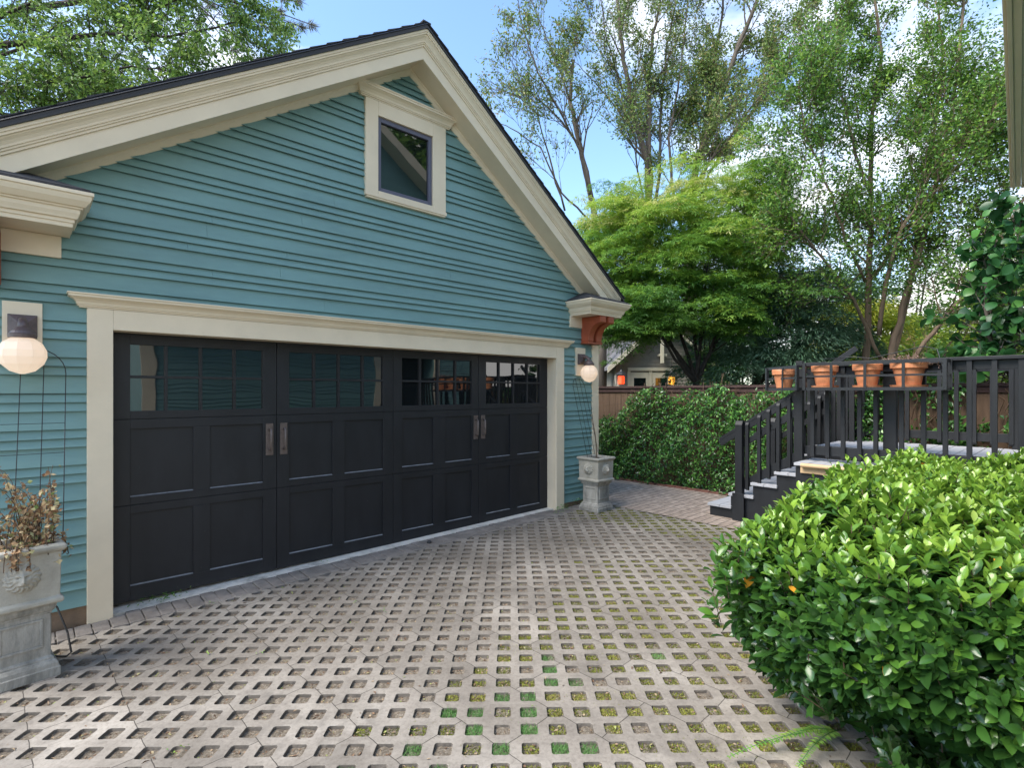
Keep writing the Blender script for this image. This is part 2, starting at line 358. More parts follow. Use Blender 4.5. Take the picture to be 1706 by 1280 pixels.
# eave returns with crown steps
def cornice(name,x0,x1,yf,zt,zb,sidex,wrap,parent=gar):
    H=zt-zb
    prof=[(1.0,0),(.90,0),(.89,.010),(.84,.011),(.74,.018),(.64,.034),(.58,.044),(.575,.058),(.52,.058),(.515,.070),(.40,.072),(.30,.082),(.24,.086),(.235,.100),(.13,.100),(.12,.108),(0,.110)]
    m=MB(); secs=[]
    for h,i in prof:
        z=zb+h*H
        if sidex>0: rect=[(x0+i,yf+i,z),(x1-i,yf+i,z),(x1-i,wrap,z),(x0+i,wrap,z)] if False else [(x0+i,yf+i,z),(x1-i,yf+i,z),(x1-i,-.0,z),(x0+i,-.0,z)]
        else: rect=[(x0+i,yf+i,z),(x1-i,yf+i,z),(x1-i,-.0,z),(x0+i,-.0,z)]
        secs.append(rect)
    m.loft(secs[::-1])
    # run of the eave back along the side wall
    secs=[]
    for h,i in prof:
        z=zb+h*H
        if sidex>0: secs.append([(XR+.001,0.001,z),(x1-i,0.001,z),(x1-i,wrap,z),(XR+.001,wrap,z)])
        else: secs.append([(x0+i,0.001,z),(XL-.001,0.001,z),(XL-.001,wrap,z),(x0+i,wrap,z)])
    m.loft(secs[::-1])
    o=m.build(name,'cream_paint',parent,.002)
    r=MB(); zt2=zt+.004
    xa,xb=x0+.018,x1-.018
    r.loft([[(xa,yf+.018,zt2),(xb,yf+.018,zt2),(xb,-.02,zt2),(xa,-.02,zt2)],[(xa,yf+.018,zt2+.018),(xb,yf+.018,zt2+.018),(xb,-.02,zt2+.018),(xa,-.02,zt2+.018)],
      [(xa+.34,-.10,zt+.165),(xb-.34,-.10,zt+.165),(xb-.34,-.02,zt+.165),(xa+.34,-.02,zt+.165)]])
    r.build('return_roof','shingle',o)
    return o
cornice('eave_return',5.25,6.20,-.50,2.965,2.765,1,7.3)
cornice('eave_return',-1.45,-.148,-.47,3.035,2.80,-1,7.3)
MB().box(5.335,5.66,-.040,-.004,2.605,2.764).build('frieze_board','cream_paint',gar,.002)
MB().box(XL,-.306,-.040,-.004,2.64,2.798).build('frieze_board','cream_paint',gar,.002)
# scrolled red brackets
def bracket(x0,x1,par):
    def prof(g):
        pts=[(-.02,2.40),(-.15,2.40)]
        for i in range(11):
            a=i/10*math.pi/2
            pts.append((-.155-.20*(1-math.cos(a)),2.40+.02+.24*math.sin(a)))
        pts+=[(-.37,2.66),(-.385,2.675),(-.385,2.762),(-.02,2.762)]
        return pts
    m=MB(); p=prof(0); m.loft([[(x0,y,z) for y,z in p],[(x1,y,z) for y,z in p]]); return m
for x0 in (5.60,5.79):
    o=bracket(x0,x0+.13,gar).build('bracket','red_paint',gar,.006)
o=bracket(-.80,-.625,gar).build('bracket','red_paint',gar,.006)
MB().box(5.59,5.93,-.16,-.004,2.372,2.398).build('bracket_block','red_paint',gar,.004)
# corner boards
MB().box(5.85,XR+.02,-.036,-.0,.076,2.37).box(XR+.0,XR+.022,0,.14,.076,2.76).build('corner_board','cream_paint',gar,.003)
# door casing, crown, jambs
MB().box(-.160,-.002,-.046,.0,-.10,2.29).box(5.035,5.195,-.046,.0,-.03,2.29).box(-.0015,5.0345,-.046,.0,OZ,2.29).build('door_casing','cream_paint',gar,.003)
MB().box(-.02,-.001,.001,DY+.06,-.12,OZ).box(5.031,5.05,.001,DY+.06,-.05,OZ).box(-.001,5.031,.001,DY+.06,OZ+.0,OZ+.02).build('door_jamb','cream_paint',gar)
def crown(x0,x1,z0,z1,pr,name,par):
    H=z1-z0
    pf=[(0,.046),(.10,.046),(.11,.056),(.20,.056),(.21,.062),(.38,.066),(.55,.080),(.66,.098),(.70,.100),(.71,.110),(.88,.110),(.89,.118),(1.,.118)]
    return MB().loft([[(x0+.1-i*pr,-.0-i*pr,z0+h*H),(x1-.1+i*pr,-.0-i*pr,z0+h*H),(x1-.1+i*pr,0,z0+h*H),(x0+.1-i*pr,0,z0+h*H)] for h,i in pf]).build(name,'cream_paint',par,.0015)
crown(-.26,5.33,2.292,2.395,1.,'door_head_crown',gar)
# GARAGE DOOR
door=MB(); dX=lambda px: hY(px,700,DY)[0]
door_o=None
zr=[-.045,.075,.665,.730,.7355,.80,1.355,1.43,1.436,1.485,1.765,1.795,2.04,OZ+.01]
groups=[((217,438),(277,335,391),(322,350)),((482,638),(524,565,605),(554,574)),((670,786),(700.6,730,759.4),(722,742)),((810,899),(832,856,879),(850,862))]
seams=[.0]+[dX(461),dX(655),dX(797)]+[5.03]
body=MB(); led=MB(); LEDS=[]; FR=DY; RE=DY+.016
body.box(.001,5.029,RE+.0,RE+.03,-.045,1.46)       # recessed panel sheet
for gi,((a,b),mu,(c,d)) in enumerate(groups):
    s0=seams[gi]+(.0025 if gi else .002);s1=seams[gi+1]-(.0025 if gi<3 else .002)
    A,B,Cx,Dx=dX(a),dX(b),dX(c),dX(d)
    for z0,z1 in ((-.045,.7315),(.7355,1.4315),(1.4365,OZ-.005)):       # three lifting sections
        if z0<1.43:
            body.box(s0,A,FR,RE-.0005,z0,z1).box(B,s1,FR,RE-.0005,z0,z1)
            p0,p1=(zr[1],zr[2]) if z0<.5 else (zr[5],zr[6])
            body.box(Cx,Dx,FR,RE-.0005,p0,p1)
            body.box(A,B,FR,RE-.0005,z0,p0).box(A,B,FR,RE-.0005,p1,z1)
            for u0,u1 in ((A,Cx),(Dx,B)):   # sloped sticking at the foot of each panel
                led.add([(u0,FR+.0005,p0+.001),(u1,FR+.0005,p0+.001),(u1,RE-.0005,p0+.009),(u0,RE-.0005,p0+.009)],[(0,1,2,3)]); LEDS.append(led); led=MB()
        else:
            body.box(s0,A,FR,RE+.02,z0,z1).box(B,s1,FR,RE+.02,z0,z1)
            body.box(A,B,FR,RE+.02,z0,1.50).box(A,B,FR,RE+.02,2.045,z1)
ddoor=body.build('garage_door','door_paint',gar,.002,label='charcoal panelled overhead door with four small-paned lights')
for q in LEDS: q.build('panel_ledge','ledge_highlight',ddoor)
for gi,((a,b),mu,cc) in enumerate(groups):
    A,B=dX(a),dX(b); wn=MB()
    xs=[A]+[dX(q) for q in mu]+[B]
    for q in xs[1:-1]: wn.box(q-.011,q+.011,FR+.002,RE+.018,1.5005,2.0445)
    for i in range(4):
        wn.box(xs[i]+(.012 if i else .0005),xs[i+1]-(.012 if i<3 else .0005),FR+.002,RE+.018,1.770,1.792)
    wo=wn.build('window_grid','door_paint',ddoor,.0015)
    MB().box(A-.003,B+.003,RE+.008,RE+.012,1.497,2.048).build('window_pane','door_glass',ddoor)
# pulls
for px in (449,472.5,792.5,804.5):
    X=dX(px);zc=1.205
    h=MB().box(X-.034,X+.034,FR-.006,FR-.0002,zc-.15,zc+.15)
    for sgn in (-1,1):
        for i in range(5): h.box(X-.026+i*.0125,X-.020+i*.0125,FR-.0085,FR-.0055,zc+sgn*.130-.012,zc+sgn*.142+.012)
    ho=h.build('door_pull','pull_metal',ddoor,.0015)
    g=MB(); pts=[(X,FR-.006,zc+.095),(X,FR-.03,zc+.100),(X,FR-.048,zc+.085),(X,FR-.052,zc),(X,FR-.048,zc-.085),(X,FR-.03,zc-.100),(X,FR-.006,zc-.095)]
    g.tube(pts,[.013,.010,.010,.011,.010,.010,.013],8).build('grip','pull_metal',ho,smooth=True)
# GABLE WINDOW
WX0,WX1,WZ0,WZ1=2.105,3.125,3.71,4.745
gw=MB().box(WX0,2.253,-.045,-.0,3.757,WZ1).box(2.945,WX1,-.045,-.0,3.757,WZ1).box(2.2535,2.9445,-.045,-.0,4.595,WZ1).box(2.2535,2.9445,-.045,0,3.757,3.795)
gwo=gw.build('gable_window','cream_paint',gar,.003)
MB().box(WX0-.005,WX1+.005,-.058,.0,3.718,3.7555).box(WX0+.01,WX1-.01,-.050,0,3.700,3.7175).build('sill','cream_paint',gwo,.003)
crown(2.00,3.23,4.7465,4.875,1.,'head_crown',gwo)
MB().box(2.254,2.298,-.022,.03,3.796,4.594).box(2.900,2.944,-.022,.03,3.796,4.594).box(2.2985,2.8995,-.022,.03,3.796,3.842).box(2.2985,2.8995,-.022,.03,4.545,4.594).build('sash','sash_paint',gwo,.003)
MB().box(2.29,2.91,.002,.008,3.83,4.56).build('pane','window_glass',gwo)
MB().box(2.19,3.03,.03,.05,3.76,4.70).build('dark_room_sheet','dark_void',gwo)  # near-black panel in place of the unlit room's darkness behind the pane
# ------------------------------------------------------------ wall lamps
def wall_lamp(X,zc,label):
    t=thing('wall_lamp',label,'lamp',(X,-.02,zc),'glass globe lamps beside the garage door')
    MB().box(X-.105,X+.105,-.046,-.004,zc-.03,zc+.385).build('mounting_board','cream_paint',t,.003)
    m=MB(); b=.078;yb=-.0465; zt=zc+.215
    m.loft([[(X-b,yb,zt-b),(X+b,yb,zt-b),(X+b,yb,zt+b),(X-b,yb,zt+b)],[(X-b,yb-.022,zt-b),(X+b,yb-.022,zt-b),(X+b,yb-.022,zt+b),(X-b,yb-.022,zt+b)],[(X-.012,yb-.060,zt-.012),(X+.012,yb-.060,zt-.012),(X+.012,yb-.060,zt+.012),(X-.012,yb-.060,zt+.012)]])
    m.build('back_plate','bronze',t,.003)
    MB().tube([(X,yb-.03,zt+.015),(X,-.15,zt+.03),(X,-.195,zt-.005),(X,-.20,zt-.04)],[.028,.024,.026,.03],10).build('arm','bronze',t,smooth=True)
    MB().lathe((X,-.20,zc),[(.075,.118),(.077,.142),(.070,.148),(.062,.165),(.040,.19),(.012,.20)],20).build('cap','bronze',t,smooth=False)
    g=MB(); prof=[(.062,.118),(.104,.085),(.128,.035),(.130,-.012),(.112,-.060),(.066,-.108),(.012,-.128)]
    g.loft([[(X+r*math.cos(2*math.pi*k/10+.1),-.20+r*math.sin(2*math.pi*k/10+.1),zc+z) for k in range(10)] for r,z in prof])
    g.build('globe','globe_glass',t)
    MB().lathe((X,-.20,zc+.035),[(.004,-.035),(.022,-.022),(.028,0),(.020,.025),(.012,.045)],12).build('light_bulb','bulb',t,smooth=True)
    ld=bpy.data.lights.new('lamp_light','POINT'); ld.energy=.12; ld.color=(1,.84,.68); ld.shadow_soft_size=.03
    lo=bpy.data.objects.new('lamp_light',ld); COL.objects.link(lo); lo.parent=t; lo.matrix_parent_inverse=Matrix.Translation(-Vector((X,-.02,zc))); lo.location=(X,-.20,zc+.0)
    return t
wall_lamp(-.515,1.908,'lit faceted glass globe lamp above the dried plant, left of the garage door')
wall_lamp(5.565,1.925,'lit glass globe lamp right of the garage door, under the red brackets')
# ------------------------------------------------------------ lion planters
def lionhead(W,H):
    n=44; V=[];Fc=[]
    g=lambda x,y,cx,cy,sx,sy: math.exp(-((x-cx)/sx)**2-((y-cy)/sy)**2)
    idx={}
    for i in range(n):
        for j in range(n):
            u=-1+2*i/(n-1);v=-1+2*j/(n-1); r=math.hypot(u,v); th=math.atan2(v,u)
            rr=1+.05*math.sin(15*th+.5)
            if r>1.06: continue
            base=.20*max(0,1-(r/rr)**6)
            mane=.16*(.5+.5*math.sin(17*th+3*math.sin(r*7)))*max(0,min(1,(r-.48)/.18))*max(0,min(1,(1.0-r)/.12))
            face=.42*g(u,v,0,-.02,.52,.62)+.10*g(u,v,-.24,.27,.18,.08)+.10*g(u,v,.24,.27,.18,.08)
            face+=.22*g(u,v,0,.02,.10,.36)+.14*g(u,v,0,-.16,.16,.09)+.17*g(u,v,-.15,-.34,.15,.11)+.17*g(u,v,.15,-.34,.15,.11)+.10*g(u,v,0,-.58,.2,.08)
            face-=.20*g(u,v,-.22,.13,.11,.055)+.20*g(u,v,.22,.13,.11,.055)+.16*g(u,v,0,-.47,.28,.045)
            face+=.10*g(u,v,-.38,-.05,.14,.14)+.10*g(u,v,.38,-.05,.14,.14)+.12*g(u,v,-.42,.5,.1,.1)+.12*g(u,v,.42,.5,.1,.1)
            h=(base+mane*.9+face*max(0,1-r**4))
            if r>.99*rr: h=-.05
            idx[i,j]=len(V); V.append((u*W/2,-h*W*.42,v*H/2))
    for i in range(n-1):
        for j in range(n-1):
            q=[(i,j),(i+1,j),(i+1,j+1),(i,j+1)]
            if all(k in idx for k in q): Fc.append(tuple(idx[k] for k in q))
    return V,Fc
def planter(cx,cy,rz,label,sc_,heads,zs=1.):
    z0=zg(cx)
    t=thing('planter',label,'planter',(cx,cy,z0),'stone lion planters beside the garage door')
    T=Matrix.Translation((cx,cy,z0))@Matrix.Rotation(rz,4,'Z')@Matrix.Diagonal((1,1,zs,1))
    def sq(lst,name,mat,par=t,bev=.004):
        m=MB(); m.loft([[(-a,-a,z),(a,-a,z),(a,a,z),(-a,a,z)] for a,z in lst]); m.xf(T); return m.build(name,mat,par,bev)
    s=sc_; k=.78/.78
    ped=sq([(.178*s,0),(.178*s,.050),(.172*s,.052),(.168*s,.075),(.158*s,.090),(.150*s,.094),(.150*s,.104),(.137*s,.116),(.136*s,.355),(.142*s,.357),(.142*s,.368),(.150*s,.372),(.160*s,.392),(.162*s,.412)],'pedestal','cast_stone_worn')
    # recessed-look framed panels on the pedestal
    fr=MB()
    for q in range(4):
        mm=MB(); y=-.1365*s; a=.100*s
        mm.box(-a,a,y-.008,y+.01,.168,.182).box(-a,a,y-.008,y+.01,.318,.332).box(-a,-a+.014,y-.008,y+.01,.1825,.3175).box(a-.014,a,y-.008,y+.01,.1825,.3175)
        mm.xf(T@Matrix.Rotation(q*math.pi/2,4,'Z')); fr.add(mm.v,mm.f)
    fr.build('panel_frame','cast_stone_worn',ped,.003)
    bx=MB()
    out=[(.150*s,.413),(.184*s,.415),(.192*s,.424),(.192*s,.442),(.184*s,.450),(.175*s,.454),(.181*s,.700),(.184*s,.708),(.196*s,.714),(.204*s,.726),(.204*s,.742),(.190*s,.752),(.158*s,.752),(.150*s,.70),(.150*s,.69)]
    bx.loft([[(-a,-a,z),(a,-a,z),(a,a,z),(-a,a,z)] for a,z in out]); bx.xf(T)
    bo=bx.build('box','cast_stone',t,.005)
    sl=MB(); sl.loft([[(-.149*s,-.149*s,z),(.149*s,-.149*s,z),(.149*s,.149*s,z),(-.149*s,.149*s,z)] for z in (.692,.722)]); sl.xf(T); sl.build('potting_soil','soil_dark',t)
    V,Fc=lionhead(.175*s,.165*s)
    for q in heads:
        mm=MB(); mm.add([(x,y-.176*s,z+.590) for x,y,z in V],Fc); mm.xf(T@Matrix.Rotation(q*math.pi/2,4,'Z')); mm.build('lion_head','cast_stone',bo,smooth=True)
    return t,T
pl1,T1=planter(-.535,-.665,math.radians(7),'weathered stone lion planter with dried plant, left of the garage door',1.0,(0,),1.09)
pl2,T2=planter(5.45,-.42,0,'pale stone lion planter with one bare stem, at the garage right corner',.96,(0,3))
# trellises
def trellis(cx,y0,y1,zb,zt,w,nv,label,hz,jt=0):
    t=thing('trellis',label,'trellis',(cx,y0,zb),'arched wire trellises standing in the planters')
    r=.0032
    def P(x,z): 
        k=(z-zb)/(zt-zb); return (x+jt*(z-zb),y0+(y1-y0)*k,z)
    m=MB(); rad=w/2; za=zt-rad
    for sgn in (-1,):
        pts=[P(cx-rad,zb)]+[P(cx-rad,zb+(za-zb)*i/5) for i in range(1,6)]+[P(cx-rad*math.cos(a),za+rad*math.sin(a)) for a in [math.pi*i/14 for i in range(1,14)]]+[P(cx+rad,zb+(za-zb)*i/5) for i in range(5,-1,-1)]
        m.tube(pts,r,6)
    m.build('hoop','black_metal',t)
    for i in range(1,nv+1):
        x=-rad+w*i/(nv+1); MB().tube([P(cx+x,zb),P(cx+x,za+math.sqrt(max(0,rad*rad-x*x)))],r*.9,5).build('upright_wire','black_metal',t)
    z=zb+.22
    while z<za+.02: MB().tube([P(cx-rad,z),P(cx+rad,z)],r*.6,5).build('cross_wire','black_metal',t); z+=hz
    return t
trellis(-.50,-.60,-.06,.62,1.97,.36,2,'arched black wire trellis behind the dried plant, under the left lamp',.20,.03)
trellis(5.50,-.35,-.06,.66,1.86,.26,2,'narrow black wire trellis behind the bare-stem planter, under the right lamp',.17,-.03)
# dried plant in left planter
def stems(n,base,spread,h,rad,par,mat,name,wob=.05,up=1.,xmax=99.):
    m=MB(); lines=[]
    for i in range(n):
        p=np.array(base)+RN.normal(size=3)*np.array([spread,spread,0]); d=np.array([RN.normal()*.24,RN.normal()*.24,up]); pts=[p.copy()]
        L=h*RN.uniform(.4,1.)
        for k in range(8):
            d=d/np.linalg.norm(d); p=p+d*L/8; d=d+RN.normal(size=3)*wob*4+np.array([0,0,-.03*k]); p[0]=min(p[0],xmax); pts.append(p.copy())
        m.tube(pts,list(np.linspace(rad,rad*.4,9)),4); lines.append(pts)
    m.build(name,mat,par); return lines
def along(lines,n,t0=.2,jit=.01):
    P=[];D=[]
    for i in range(n):
        l=lines[RN.integers(len(lines))]; k=RN.uniform(t0,.999)*(len(l)-1); a=int(k); q=l[a]*(1-k+a)+l[a+1]*(k-a); P.append(q+RN.normal(size=3)*jit); D.append(l[a+1]-l[a])
    return np.array(P),nrm(np.array(D))
dp=thing('dried_plant','crumpled brown dried vine drooping over the left stone planter','plant',(-.53,-.66,.68))
ln=stems(34,(-.50,-.68,.66),.065,.62,.003,dp,'twig','stem',.028,1.3,-.37)
ln2=[]
for i in range(12):  # trailing over the rim
    a=RN.uniform(-2.4,.6); p=np.array([-.53+.14*math.cos(a),-.665+.14*math.sin(a),.72]); pts=[p.copy()]; d=np.array([math.cos(a)*.8,math.sin(a)*.8,.5])
    for k in range(7): p=p+d*.035; d=d*.75+np.array([0,0,-.35]); pts.append(p.copy())
    ln2.append(pts)
tb=MB()
for q in ln2: tb.tube(q,.002,4)
tb.build('trailing_stem','twig',dp)
P,D=along(ln,950,.1,.014); P2,D2=along(ln2,150,.2,.012); P=np.vstack([P,P2]);k=len(P)
leaves('dried_leaves',P,rdir(k)+np.array([0,0,-.5]),rdir(k),RN.uniform(.016,.038,k),RN.uniform(.014,.034,k),'dead_leaf',dp,RN.random(k)**.9,'fold')
gp=np.array([(-.60,-.74,.66)]*26)+RN.normal(size=(26,3))*[.05,.03,.02]
leaves('green_leaves',gp,rdir(26)+[0,0,.8],rdir(26),.05,.03,'weed_leaf',dp,RN.random(26),'fold')
gl=thing('potted_plant','green leafy stem poking in at the left edge beside the dried plant','plant',(-.72,-.72,.66))
lg=[]
for i in range(5):
    p=np.array([-.69,-.72,.62])+RN.normal(size=3)*.02; pts=[p+np.array([.015*math.sin(k+i),.01*k*(i-2)*.5,.085*k]) for k in range(8)]; lg.append(pts)
tb=MB(); [tb.tube(q,.003,5) for q in lg]; tb.build('stem','twig',gl)
P,D=along(lg,60,.45,.008)
leaves('leaf_spray',P,rdir(60)+[0.25,-.3,.2],rdir(60)+[0,0,1.5],RN.uniform(.05,.08,60),RN.uniform(.03,.045,60),'weed_leaf',gl,RN.random(60),'leaf')
bs=thing('bare_stem','single bare woody stem rising from the right stone planter','plant',(5.45,-.45,.65))
MB().tube([(5.43,-.45,.64),(5.435,-.44,.85),(5.42,-.43,1.05),(5.40,-.40,1.25),(5.40,-.37,1.48)],[.009,.007,.006,.005,.003],6).build('stem','twig',bs)
k=90; P=np.array([5.45,-.42,.645])+RN.uniform(-.12,.12,(k,3))*[1,1,.1]
struct(leaves('dry_litter',P,rdir(k)+[0,0,.2],rdir(k)+[0,0,1],RN.uniform(.02,.05,k),RN.uniform(.01,.03,k),'litter',bs,RN.random(k),'fold'),'stuff')
# cable by left planter
tag(MB().tube([(-.42,-.30,.30),(-.34,-.36,.18),(-.29,-.47,.03),(-.275,-.56,-.075),(-.30,-.58,-.085),(-.36,-.52,-.085)],.006,6).build('cable','black_metal'),'thin black cable curving to the ground beside the left stone planter','cable')
# ------------------------------------------------------------ GROUND
def gsheet(pts,z,mat,name,tilt=True):
    m=MB(); m.add([(x,y,(zg(x) if tilt else 0)+z) for x,y in pts],[tuple(range(len(pts)))]); return m.build(name,mat)
m,n,l,b=nt('earth')
tc=n.new('ShaderNodeTexCoord'); t=n.new('ShaderNodeTexNoise'); t.inputs['Scale'].default_value=.8; t.inputs['Detail'].default_value=8; l.new(tc.outputs['Object'],t.inputs['Vector'])
r=ramp(n,[(.35,(.06,.05,.035)),(.6,(.05,.075,.03))]); l.new(t.outputs['Fac'],r.inputs['Fac']); l.new(r.outputs[0],b.inputs['Base Color']); b.inputs['Roughness'].default_value=.95
struct(MB().add([(-250,-250,-.24),(250,-250,-.24),(250,250,-.24),(-250,250,-.24)],[(0,1,2,3)]).build('ground','earth'))
# lattice frame
S_=.1425; O0=hZ(835,1247.6-4,-.06)   # a cell centre
ang=math.atan2(R[1],R[0])
Tl=Matrix.Translation((O0[0],O0[1],0))@Matrix.Rotation(ang,4,'Z')
def l2w(u,v): 
    p=Tl@Vector((u,v,0)); return p.x,p.y
def w2l(x,y):
    p=Tl.inverted()@Vector((x,y,0)); return p.x,p.y
YB=-.25; PX=5.80
cells=[]
for i in range(-48,49):
    for j in range(-16,56):
        x,y=l2w(i*S_,j*S_)
        if -3.2<x<PX+.05 and -5.6<y<YB+.06: cells.append((i,j,x,y))
ring=lambda h,c:[(h,-(h-c)),(h,h-c),(h-c,h),(-(h-c),h),(-h,h-c),(-h,-(h-c)),(-(h-c),-h),(h-c,-h)]
H0=S_/2
tv=[];hh=.0435
cc=.009
for q in ((hh+.001,cc,0),(hh,cc,-.0015),(hh-.001,cc,-.040)):
    tv+=[(x,y,q[2]) for x,y in ring(q[0],q[1])]
hc=hh+.001-cc
outer=[(H0,-hc),(H0,hc),(hc,H0),(-hc,H0),(-H0,hc),(-H0,-hc),(-hc,-H0),(hc,-H0)]
tv+=[(x,y,0) for x,y in outer]; cor=[(H0,H0),(-H0,H0),(-H0,-H0),(H0,-H0)]; tv+=[(x,y,0) for x,y in cor]
tf=[]
for a in range(8):
    b_=(a+1)%8
    tf.append((8+a,8+b_,b_,a)); tf.append((16+a,16+b_,8+b_,8+a))
for a in (0,2,4,6): tf.append((a,a+1,24+a+1,24+a)[::-1])
for q,(a,b_) in enumerate(((1,2),(3,4),(5,6),(7,0))): tf.append((a,b_,24+b_,32+q,24+a)[::-1])
tv=np.array(tv); nc=len(cells); cc_=np.array([(c[0]*S_,c[1]*S_) for c in cells])
V=np.repeat(tv[None],nc,0).copy(); jit=RN.normal(size=(nc,1,2))*.0016; sc_j=1+RN.normal(size=(nc,1,1))*.025
V[:,:24,:2]=V[:,:24,:2]*sc_j+jit; V[:,:8,:2]+=RN.normal(size=(nc,8,2))*.0008
V[:,:,:2]+=cc_[:,None,:]
wx=O0[0]+V[:,:,0]*math.cos(ang)-V[:,:,1]*math.sin(ang)
V[:,:,2]+=-.09+.0145*np.clip(wx,-4,8)
fl=np.concatenate([np.array(f) for f in tf]);tt=np.array([len(f) for f in tf]);ts=np.concatenate([[0],np.cumsum(tt)[:-1]])
m,n,l,b=nt('grid_concrete')
tc=n.new('ShaderNodeTexCoord')
t1=n.new('ShaderNodeTexNoise'); t1.inputs['Scale'].default_value=1.1; t1.inputs['Detail'].default_value=9; t1.inputs['Roughness'].default_value=.65; l.new(tc.outputs['Object'],t1.inputs['Vector'])
t2=n.new('ShaderNodeTexNoise'); t2.inputs['Scale'].default_value=45; t2.inputs['Detail'].default_value=6; t2.inputs['Roughness'].default_value=.75; l.new(tc.outputs['Object'],t2.inputs['Vector'])
r1=ramp(n,[(.32,(.150,.130,.110)),(.5,(.235,.208,.178)),(.66,(.32,.288,.25))]); l.new(t1.outputs['Fac'],r1.inputs['Fac'])
r2=ramp(n,[(.25,(.62,.6,.58)),(.5,(.95,.95,.95)),(.75,(1.12,1.12,1.12))]); l.new(t2.outputs['Fac'],r2.inputs['Fac'])
mm=n.new('ShaderNodeMixRGB'); mm.blend_type='MULTIPLY'; mm.inputs[0].default_value=1; l.new(r1.outputs[0],mm.inputs[1]); l.new(r2.outputs[0],mm.inputs[2])
t4=n.new('ShaderNodeTexNoise'); t4.inputs['Scale'].default_value=7; t4.inputs['Detail'].default_value=8; t4.inputs['Roughness'].default_value=.7; l.new(tc.outputs['Object'],t4.inputs['Vector'])
r4=ramp(n,[(.50,(0,0,0)),(.72,(.62,.62,.62))]); l.new(t4.outputs['Fac'],r4.inputs['Fac'])
m4=n.new('ShaderNodeMixRGB'); l.new(r4.outputs[0],m4.inputs[0]); l.new(mm.outputs[0],m4.inputs[1]); m4.inputs[2].default_value=(.13,.115,.10,1)
# joint lines between the interlocking units
sep=n.new('ShaderNodeSeparateXYZ'); 
nz=n.new('ShaderNodeTexNoise'); nz.inputs['Scale'].default_value=9; l.new(tc.outputs['Object'],nz.inputs['Vector'])
vm=n.new('ShaderNodeVectorMath'); vm.operation='MULTIPLY_ADD'; l.new(nz.outputs['Color'],vm.inputs[0]); vm.inputs[1].default_value=(.014,.014,0); l.new(tc.outputs['Object'],vm.inputs[2]); l.new(vm.outputs[0],sep.inputs[0])
def mth(op,a,b=None,c=None):
    q=n.new('ShaderNodeMath'); q.operation=op
    for i,x in enumerate((a,b,c)):
        if x is None: continue
        if isinstance(x,(int,float)): q.inputs[i].default_value=x
        else: l.new(x,q.inputs[i])
    return q.outputs[0]
xo=mth('SUBTRACT',sep.outputs[0],.007); yo=mth('SUBTRACT',sep.outputs[1],.007)
A_=mth('DIVIDE',mth('ADD',xo,yo),S_*4); B_=mth('DIVIDE',mth('SUBTRACT',xo,yo),S_*6)
fa=mth('FLOOR',A_); B2=mth('ADD',B_,mth('MULTIPLY',fa,.5))
wn=n.new('ShaderNodeTexWhiteNoise'); wn.noise_dimensions='2D'; cxy=n.new('ShaderNodeCombineXYZ'); l.new(fa,cxy.inputs[0]); l.new(mth('FLOOR',B2),cxy.inputs[1]); l.new(cxy.outputs[0],wn.inputs['Vector'])
da=mth('MULTIPLY',mth('ABSOLUTE',mth('SUBTRACT',mth('FRACT',mth('ADD',A_,.5)),.5)),S_*4*.7071)
db=mth('MULTIPLY',mth('ABSOLUTE',mth('SUBTRACT',mth('FRACT',mth('ADD',B2,.5)),.5)),S_*6*.7071)
dj=mth('MINIMUM',da,db); jm=mth('LESS_THAN',dj,.0022)
mj=n.new('ShaderNodeMixRGB'); l.new(mth('MULTIPLY',jm,.85),mj.inputs[0]); l.new(m4.outputs[0],mj.inputs[1]); mj.inputs[2].default_value=(.035,.03,.025,1)
hv=n.new('ShaderNodeHueSaturation'); l.new(mth('MULTIPLY_ADD',wn.outputs['Value'],.26,.87),hv.inputs['Value']); l.new(mj.outputs[0],hv.inputs['Color'])
l.new(hv.outputs[0],b.inputs['Base Color']); b.inputs['Roughness'].default_value=.9; b.inputs['Specular IOR Level'].default_value=.25
bp=n.new('ShaderNodeBump'); bp.inputs['Strength'].default_value=.5; bp.inputs['Distance'].default_value=.004; l.new(mth('SUBTRACT',t2.outputs['Fac'],jm),bp.inputs['Height']); l.new(bp.outputs[0],b.inputs['Normal'])
off=np.arange(nc)[:,None]
go=rawmesh('grid_pavers',V.reshape(-1,3),(fl[None]+off*len(tv)).ravel(),(ts[None]+off*len(fl)).ravel(),np.tile(tt,nc),'grid_concrete',None)
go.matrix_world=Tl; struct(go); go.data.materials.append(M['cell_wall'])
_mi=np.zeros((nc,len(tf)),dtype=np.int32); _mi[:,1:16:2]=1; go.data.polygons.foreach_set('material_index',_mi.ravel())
# soil in the cells: bumpy sheet
sv=[];sf=[];gx=np.arange(-3.5,PX+.2,.035);gy=np.arange(-5.8,YB+.2,.035)
XX,YY=np.meshgrid(gx,gy,indexing='ij'); ZZ=-.09+.0145*np.clip(XX,-4,8)-.019+RN.normal(size=XX.shape)*.0035
A=len(gx);B=len(gy); idx=np.arange(A*B).reshape(A,B); q=np.stack([idx[:-1,:-1],idx[1:,:-1],idx[1:,1:],idx[:-1,1:]],-1).reshape(-1,4)
m,n,l,b=nt('cell_soil'); tc=n.new('ShaderNodeTexCoord'); t=n.new('ShaderNodeTexNoise'); t.inputs['Scale'].default_value=70; t.inputs['Detail'].default_value=7; t.inputs['Roughness'].default_value=.8; l.new(tc.outputs['Object'],t.inputs['Vector'])
t2=n.new('ShaderNodeTexNoise'); t2.inputs['Scale'].default_value=6; l.new(tc.outputs['Object'],t2.inputs['Vector'])
r=ramp(n,[(.3,(.06,.045,.032)),(.5,(.165,.135,.10)),(.68,(.36,.31,.25))]); l.new(t.outputs['Fac'],r.inputs['Fac']); 
